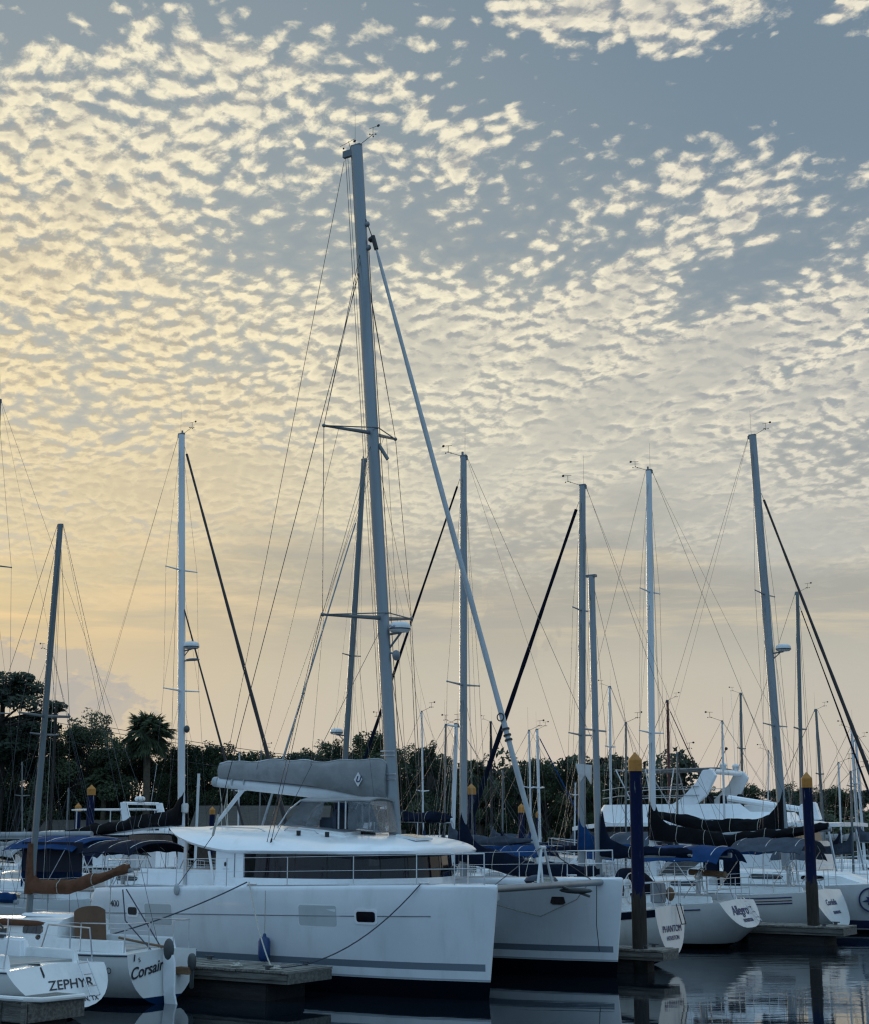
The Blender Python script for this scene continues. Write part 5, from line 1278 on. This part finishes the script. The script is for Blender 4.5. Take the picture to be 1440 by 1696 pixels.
# ------------------------------------------------------------------ motor boats
def motor_yacht(label, base, dirn, sc=1.0, fly=True, big=True, sd=0):
    rz = RZ if dirn > 0 else RZ+math.pi
    t = thing('motor_yacht', label, 'motor yacht', (base.x, base.y, 0), rz); t.scale = (sc, sc, sc*(.88 if fly else 1))
    st = [(x,b,zs,zk) for x,b,zs,zk in stations(6.5, 8.2, 4.6, 1.7, 1.9, 2.6, .9, -.2, keel=-.5, n=16)]
    hull_loft(st, 9, True, .06, -.05, .6).build('hull', hullmat('yacht_topsides', lin(206,210,214), [(-1,.16,BK),(.16,.24,lin(40,60,100))]), t)
    def house(name, x0, x1, w, z0, z1, fs, as_, m, par=t, tw_=.15, bev=.06):
        mb = MB(); mb.add([(x0,-w,z0),(x1,-w*.85,z0),(x1,w*.85,z0),(x0,w,z0),(x0+as_,-w+tw_,z1),(x1-fs,-w*.85+tw_,z1),(x1-fs,w*.85-tw_,z1),(x0+as_,w-tw_,z1)],
            [(3,2,1,0),(4,5,6,7),(0,1,5,4),(1,2,6,5),(2,3,7,6),(3,0,4,7)])
        return mb.build(name, m, par, bevel=bev)
    sal = house('deckhouse', -4.6, 6.4, 1.95, 1.9, 3.25, 1.6, .2, gelw)
    house('side_window', -4.0, 5.5, 2.02, 3.22, 3.98, .75, .1, darkwin, sal, .10, .02)
    def brow(u, v):
        x = -4.2+10.1*u; s = 2*v-1; w = 2.35*(1-max(0,u-.75)**2*5)
        return (x, w*s, 4.18-.10*abs(s)**3-.20*max(0,u-.8)/.2)
    mb = MB(); mb.grid(brow, 24, 12, .17); mb.build('brow', gelw, t)
    if fly:
        def fb(u, v):
            x = -3.6+8.2*u; s = 2*v-1; w = 1.95*(1-max(0,u-.7)**2*6)
            return (x, w*s, 0)
        mb = MB(); ring0 = []; N = 40
        for k, (z, sc_, sh_) in enumerate(((4.12,1.06,.30),(4.75,1.0,0),(4.95,.97,-.12),(4.93,.90,-.16),(4.2,.86,-.2))):
            ring = []
            for i in range(N):
                a = 2*math.pi*i/N; cx = .7; hx = 4.15+sh_; ca_, sa_ = math.cos(a), math.sin(a)
                x = cx+hx*math.copysign(abs(ca_)**.55, ca_); y = 1.9*sc_*math.copysign(abs(sa_)**.45, sa_)
                zz = z-(.38 if x < -2.0 and k in (1,2,3) else 0)
                ring.append((x, y, zz))
            ring0.append(ring)
        mb.rings(ring0, caps=False); mb.build('flybridge', gelw, t)
        mb = MB(); mb.box(-3,4.2,-1.7,1.7,4.16,4.26); mb.build('fly_deck', deckm, t)
        for (x, y) in ((.1,.7),(.1,-.7),(-1.3,.9)):
            mb = MB(); mb.box(x-.3,x+.3,y-.3,y+.3,4.3,4.9); mb.box(x-.36,x-.22,y-.32,y+.32,4.7,5.4,.03,.04); mb.build('helm_seat', blackc, t, bevel=.05)
        # swept radar arch: two raked fins and a bar
        for s in (-1,1):
            y = s*1.75
            prof = [(1.35,4.75),(.15,4.75),(-.5,5.35),(-.95,6.25),(-.75,6.55),(-.35,6.52),(-.05,5.95),(.6,5.25)]
            prof = [(-q[0]*1.0+.3, q[1]) for q in prof] if False else prof
            mb = MB(); mb.prism(prof, y-.10, y+.10); mb.build('arch_leg', gelw, t, bevel=.03)
        mb = MB(); mb.tube([(-.65,-1.75,6.46),(-.65,1.75,6.46)], .13, 8, ry=.07); mb.build('arch_bar', gelw, t)
        for y in (-1.2,.2): 
            mb = MB(); mb.tube([(-.6,y,6.5),(-.6,y,6.72)], .09, 8, .16); mb.ellips((-.6,y,6.80),(.17,.17,.12),10,6); mb.build('satellite_dome', whitep, t)
        mb = MB(); mb.tube([(-.7,1.3,6.5),(-1.3,1.5,7.5)], .02, 5); mb.ellips((-1.3,1.5,7.5),(.08,.08,.08),6,4); mb.build('antenna', wired, t)
        mb = MB(); mb.tube([(-.7,-.9,6.5),(-.6,-1.0,10.5)], .014, 4, .006); mb.build('whip_antenna', whitep, t)
        mb = MB(); mb.grid(lambda u, v: (-.4+4.2*u, -1.7+3.4*v, 6.62+.08*(1-(2*v-1)**2)-.05*u), 8, 6, .03); mb.build('bimini', greyc, t)
        for x in (3.7,2.3,1.0):
            mb = MB(); mb.tube([(x*.6+.6,-1.85,4.9),(x,-1.7,6.62),(x,1.7,6.62),(x*.6+.6,1.85,4.9)], .028, 6); mb.build('bimini_frame', steel, t)
        for z in (5.35,5.75):
            mb = MB(); mb.tube([(4.6,-1.2,z-.1),(3.5,-1.85,z),(-.2,-1.9,z)], .02, 5); mb.build('fly_rail', steel, t)
            mb = MB(); mb.tube([(4.6,1.2,z-.1),(3.5,1.85,z),(-.2,1.9,z)], .02, 5); mb.build('fly_rail', steel, t)
        # davit beam and boarding wing aft
        mb = MB(); mb.tube([(-1.2,1.2,5.2),(-5.0,1.2,4.55)], .16, 8, .12); mb.build('davit_boom', gelw, t)
        mb = MB(); mb.prism([(-4.3,4.9),(-4.9,5.0),(-5.1,4.2),(-4.2,4.2)], 1.0, 1.4); mb.build('davit_housing', gelw, t, bevel=.04)
        mb = MB(); mb.grid(lambda u, v: (-6.0+2.6*u, -1.9+3.8*v, 4.05+.05*(1-(2*v-1)**2)), 6, 6, .16); mb.build('cockpit_hardtop', gelw, t)
        for (x, y) in ((-5.8,-1.7),(-5.8,1.7)):
            mb = MB(); mb.tube([(x,y,1.9),(x+.3,y,4.0)], .05, 6); mb.build('hardtop_post', steel, t)
    else:
        mb = MB(); mb.grid(lambda u, v: (-3.0+4.4*u, -1.7+3.4*v, 5.5+.06*(1-(2*v-1)**2)), 6, 6, .08); mb.build('hardtop', gelw, t)
        for (x, y) in ((-2.8,-1.5),(-2.8,1.5),(1.1,-1.5),(1.1,1.5)):
            mb = MB(); mb.tube([(x,y,4.1),(x,y,5.5)], .04, 6); mb.build('hardtop_post', steel, t)
        for s in (-1,1):
            mb = MB(); mb.prism([(-3.2,4.1),(-4.0,4.1),(-3.3,5.9),(-2.8,5.9)], s*1.6-.07, s*1.6+.07); mb.build('arch_leg', gelw, t, bevel=.02)
        mb = MB(); mb.tube([(-3.0,-1.6,5.85),(-3.0,1.6,5.85)], .09, 6); mb.build('arch_bar', gelw, t)
        radome(t, -3.0, .1, 6.0, .33); mb = MB(); mb.tube([(-3.0,-.9,5.9),(-3.4,-.9,8.3)], .015, 4); mb.build('whip_antenna', whitep, t)
    def sh(x, s): b, z = sheer_at(st, x); return Vector((x, s*max(b-.1,.02), z+.03))
    for s in (-1,1): lifelines(t, [sh(x, s) for x in (2,3.5,5,6.5,7.9)], .75, .012)
    return t
motor_yacht('big white flybridge motor yacht with swept radar arch between the two blue pilings', foot_D(1183, 66), -1, 1.0)
motor_yacht('smaller white hardtop motor cruiser behind the blue awning boat at left', foot_D(175, 78), -1, .78, fly=False)
motor_yacht('white hardtop cruiser partly hidden behind the grey boom cover strut', foot_D(690, 84), 1, .72, fly=False)

# ------------------------------------------------------------------ trees
barkm = mat('bark', lin(44,40,36), .95, 0, .3, 4, bump=.6, bscale=20)
palmbark = mat('palm_bark', lin(82,74,62), .95, 0, .3, 4, bump=.6, bscale=20)
def leafmat(name, c, v=.45, s=.35):
    m = mat(name, c, .75, 0, v, s, spec=.25)
    nt = m.node_tree; b = nt.nodes['Principled BSDF']; g = G(nt)
    tr = nt.nodes.new('ShaderNodeBsdfTranslucent'); nt.links.new(b.inputs['Base Color'].links[0].from_socket, tr.inputs[0])
    mx = nt.nodes.new('ShaderNodeMixShader'); mx.inputs[0].default_value = .08
    nt.links.new(b.outputs[0], mx.inputs[1]); nt.links.new(tr.outputs[0], mx.inputs[2])
    nt.links.new(mx.outputs[0], nt.nodes['Material Output'].inputs[0]); return m
leafs = [leafmat('leaves_dark', (.036,.056,.034)), leafmat('leaves_olive', (.054,.074,.040)), leafmat('leaves_pine', (.030,.046,.030))]
def leaf_quads(mb, c, r, n, size, rnd, flat=.75, shell=.35):
    for _ in range(n):
        while True:
            p = Vector((rnd.uniform(-1,1), rnd.uniform(-1,1), rnd.uniform(-1,1)))
            if shell < p.length <= 1: break
        p = Vector((p.x*r, p.y*r, p.z*r*flat))+c
        a = Vector((rnd.gauss(0,1), rnd.gauss(0,1), rnd.gauss(0,1))).normalized(); b = a.orthogonal().normalized(); s = size*rnd.uniform(.6,1.4)
        a *= s; b *= s*.55
        mb.add([p-a, p-b*.9+a*.1, p+a, p+b], [(0,1,2,3)])
def tree_mesh(kind, seed, H=1.0):
    """unit tree 10 m tall; returns trunk and crown collectors"""
    rnd = random.Random(seed); tr = MB(); cr = MB()
    if kind == 'broad':
        tr.tube([(0,0,-.3),(.1,.05,1.5),(rnd.uniform(-.3,.3),.1,3.4)], [.32,.24,.17], 8)
        clumps = []
        for i in range(30):
            a = rnd.uniform(0, 6.28); h = rnd.uniform(2.2, 9.2); env = math.sin(min(1, (10.2-h)/6.0)*math.pi/2)*(1 if h > 4 else .85)
            rr = rnd.uniform(.25,1)*3.6*env; c = Vector((rr*math.cos(a), rr*math.sin(a)*.9, h)); clumps.append(c)
            if i % 2 == 0: tr.tube([(0,0,3.0+rnd.uniform(-.8,1)), c*.5+Vector((0,0,2.2)), c], [.12,.07,.02], 5)
            leaf_quads(cr, c, rnd.uniform(.65,1.35), 500, .105, rnd, .72, .1)
        for i in range(8):
            a = rnd.uniform(0,6.28); c = Vector((rnd.uniform(.3,1.8)*math.cos(a), rnd.uniform(.3,1.8)*math.sin(a), rnd.uniform(8.6,9.8))); leaf_quads(cr, c, rnd.uniform(.35,.8), 80, .12, rnd, .9, 0)
    elif kind == 'pine':
        tr.tube([(0,0,-.3),(.15,0,4),(.05,.1,8),(.2,.1,9.6)], [.26,.2,.13,.04], 8)
        for i in range(20):
            h = rnd.uniform(5.6, 9.6); a = rnd.uniform(0,6.28); rr = rnd.uniform(.5,3.0)*math.sin(min(1,(10.4-h)/3)*math.pi/2)
            c = Vector((rr*math.cos(a), rr*math.sin(a), h)); tr.tube([(0,.05,h-.8), c], [.09,.03], 5)
            leaf_quads(cr, c, rnd.uniform(.7,1.1), 330, .14, rnd, .42, .1)
    elif kind == 'palm':
        tr.tube([(0,0,-.3),(.1,0,3),(.05,.05,6),(0,0,8.4)], [.26,.2,.19,.22], 10)
        for i in range(75):
            a = rnd.uniform(0,6.28); el = rnd.uniform(-1.0,1.45); L = rnd.uniform(.6,1.05); d = Vector((math.cos(a)*math.cos(el), math.sin(a)*math.cos(el), math.sin(el)))
            b0 = Vector((0,0,8.4)); e = b0+d*L; side = d.cross(Vector((0,0,1))).normalized(); up = side.cross(d)
            for k in range(16):
                f = (k-7.5)/7.5; an = f*1.25; dd = (d*math.cos(an)+side*math.sin(an)).normalized(); tip = e+dd*rnd.uniform(.6,.95)+Vector((0,0,-.28-.35*abs(f)-.2*(el < 0)))
                w_ = side*.035 if abs(f) < .6 else up*.035
                cr.add([e-w_, e+w_, e.lerp(tip,.6)+w_*1.1+Vector((0,0,.05)), tip, e.lerp(tip,.6)-w_*1.1], [(0,1,2,3,4)])
            cr.tube([b0, e], .02, 3)
    return tr, cr
protos = {}
for key, kind, sdv, lm in (('b1','broad',1,0),('b2','broad',2,1),('b3','broad',3,0),('b4','broad',4,1),('p1','pine',5,2),('p2','pine',6,2),('k1','palm',7,1)):
    tr, cr = tree_mesh(kind, sdv)
    t = thing({'broad':'oak_tree','pine':'pine_tree','palm':'palm_tree'}[kind], 'x', 'tree')
    tr.build('trunk', palmbark if kind == 'palm' else barkm, t); cr.build('crown', leafs[lm], t, smooth=False); protos[key] = [t, False]
def plant(key, px, ptop, D, label, wid=1.0, group=None, rz=None):
    p, used = protos[key]
    if used:
        q = p.copy(); COL.objects.link(q)
        for ch in [c for c in p.children]: c2 = ch.copy(); c2.parent = q; COL.objects.link(c2)
    else: q = p; protos[key][1] = True
    top = at(px, ptop, D); h = (top.z-.6)/10.0*(1.0 if key[0] != 'k' else .98)
    q.location = (top.x, D, .6); q.scale = (h*wid, h*wid, h); q.rotation_euler[2] = rz if rz is not None else random.uniform(0, 6.28)
    q['label'] = label; q['category'] = 'tree'
    if 'group' in q: del q['group']
    if group: q['group'] = group
GT = 'broadleaf trees of the tree line'
plant('p1', 8, 1108, 122, 'tall pine with layered tufts at the left edge, highest of the trees', 1.0, rz=.8)
plant('p2', 38, 1172, 124, 'second pine at the far left, right of and lower than the tallest', .95, rz=2.4)
plant('k1', 246, 1166, 122, 'fan palm rising above the trees left of the white radar mast', 1.15)
plant('k1', 176, 1262, 123, 'low fan palm with a leaning look, left of the tall palm', 1.3)
plant('k1', 782, 1248, 128, 'fan palm behind the piling right of the ketch main mast', 1.2)
plant('p1', 1012, 1250, 140, 'round-headed pine behind the distant pale mast right of the twin masts', 1.0, rz=3.9)
plant('b2', 145, 1180, 126, 'loose-topped broadleaf tree between the small sloop mast and the tall palm', .9)
plant('b1', 700, 1230, 126, 'dark domed broadleaf tree just right of the catamaran mast', .8)
plant('b4', 610, 1210, 127, 'dark broadleaf tree behind the catamaran boom cover near its mast', .9)
prof = [(-60,1185),(20,1215),(80,1205),(115,1215),(190,1218),(225,1232),(290,1228),(330,1232),(370,1240),(410,1248),(450,1240),(490,1236),(530,1232),(570,1230),(650,1234),(740,1272),(820,1296),(860,1272),(905,1258),(945,1266),(985,1290),(1040,1296),(1080,1306),(1120,1306),(1160,1312),(1200,1308),(1240,1300),(1280,1304),(1320,1298),(1360,1300),(1400,1304),(1440,1298),(1490,1300)]
for i, (px, py) in enumerate(prof):
    D = 124+random.uniform(0, 7) if px < 990 else 150+random.uniform(0, 12)
    plant(('b1','b2','b3','b4')[(i*3+1) % 4], px+random.uniform(-8, 8), py+random.uniform(-5, 6), D, 'dark broadleaf tree standing in the tree line behind the marina', .78+random.uniform(0,.22) if px < 990 else 1.25+random.uniform(0,.3), GT)
def wood(label, x0, x1, D0, D1, h, n, seed, nm='woodland'):
    rnd = random.Random(seed); mb = MB()
    for _ in range(n):
        c = Vector((rnd.uniform(x0, x1), rnd.uniform(D0, D1), .6+rnd.uniform(.2, h)))
        leaf_quads(mb, c, rnd.uniform(.8, 1.7), 110, .24, rnd, .8, .2)
    tag(mb.build(nm, leafs[rnd.randrange(2)], smooth=False), label, None, kind='stuff')
wood('dark undergrowth massed below the trees on the left and centre', -52, 22, 131, 135, 8.3, 620, 5)
wood('distant low wood massed behind the motor yacht at right', 14, 62, 146, 150, 3.6, 190, 6)

# ------------------------------------------------------------------ buildings and power line on the shore
def house(px, D, w, d, h, roofh, label, wallm, roofm, rz=0.0, chimney=False, name='house'):
    b = foot_D(px, D); t = thing(name, label, 'house' if name == 'house' else 'shed', (b.x, b.y, .6), rz)
    mb = MB(); mb.box(-w/2, w/2, -d/2, d/2, 0, h); wl = mb.build('wall', wallm, t, smooth=False)
    mb = MB(); e = .5; mb.prism([(-d/2-e, h-.05),(0,h+roofh),(d/2+e,h-.05),(d/2+e,h-.2),(-d/2-e,h-.2)], -w/2-e, w/2+e, 'x'); rf = mb.build('roof', roofm, t, smooth=False)
    k = max(2, int(w/2.4))
    for i in range(k):
        x = -w/2+w*(i+.5)/k; q = MB(); q.box(x-.45, x+.45, -d/2-.05, -d/2-.003, .9, 2.1); wn = q.build('window', darkwin, t, smooth=False)
        q = MB(); q.box(x-.55, x+.55, -d/2-.08, -d/2-.052, 2.1, 2.2); q.build('window_head', whitep, wn, smooth=False)
    q = MB(); q.box(w*.5-1.1, w*.5-.2, -d/2-.06, -d/2-.004, 0, 2.05); q.build('door', brownd, t, smooth=False)
    if chimney:
        q = MB(); q.box(-.35, .35, -.35, .35, h+roofh*.3, h+roofh+.9); q.box(-.45,.45,-.45,.45,h+roofh+.9,h+roofh+1.05); q.build('chimney', wallm, rf, smooth=False)
stucco = mat('stucco', lin(150,142,130), .9, 0, .1, 2, bump=.2, bscale=30)
shing = mat('shingles', lin(70,66,62), .95, 0, .2, 2, bump=.4, bscale=20, stretch=(1,6,1))
brownwall = mat('brown_boards', lin(74,62,52), .9, 0, .25, 2, stretch=(6,1,.5), bump=.3, bscale=20)
house(437, 121.6, 9.5, 6, 2.9, 1.6, 'low brown boathouse with shingle roof under the grey boom cover', brownwall, shing)
house(160, 121.4, 7.0, 4, 2.6, .8, 'low pale building behind the blue pilings at left', stucco, shing)
house(744, 133, 5.0, 5, 5.6, 1.9, 'pale gabled house with chimney among trees left of the ketch mast', stucco, shing, rz=R(60), chimney=True)
def pole(px, ptop, D, label):
    p = at(px, ptop, D); t = thing('utility_pole', label, 'utility pole', (p.x, D, .5))
    mb = MB(); mb.tube([(0,0,0),(0,0,p.z-.5)], .17, 8, .12); mb.build('pole', barkm, t)
    mb = MB(); mb.box(-1.1,1.1,-.06,.06,p.z-1.3,p.z-1.15); mb.build('cross_arm', barkm, t)
    for x in (-1,0,1):
        mb = MB(); mb.tube([(x,0,p.z-1.15),(x,0,p.z-.95)], .06, 8); mb.build('insulator', greyp, t)
    return p
pa = pole(93, 1172, 119, 'utility pole among the trees by the small sloop mast')
pb = pole(1068, 1262, 132, 'utility pole hidden behind the near blue piling')
for k, (dx, dz, lb) in enumerate(((-1,-.95,'topmost thin power line crossing above the trees'),(1,-.95,'thin power line just under the topmost one'),(0,-2.6,'lowest thin power line crossing above the trees'))):
    mb = MB(); mb.tube(sag_pts((pa.x+dx, pa.y, pa.z+dz+(.0 if k < 2 else .2)), (pb.x+dx, pb.y, pb.z+dz), 1.3, 30), .022, 4)
    tag(mb.build('power_line', wired), lb, 'power line')
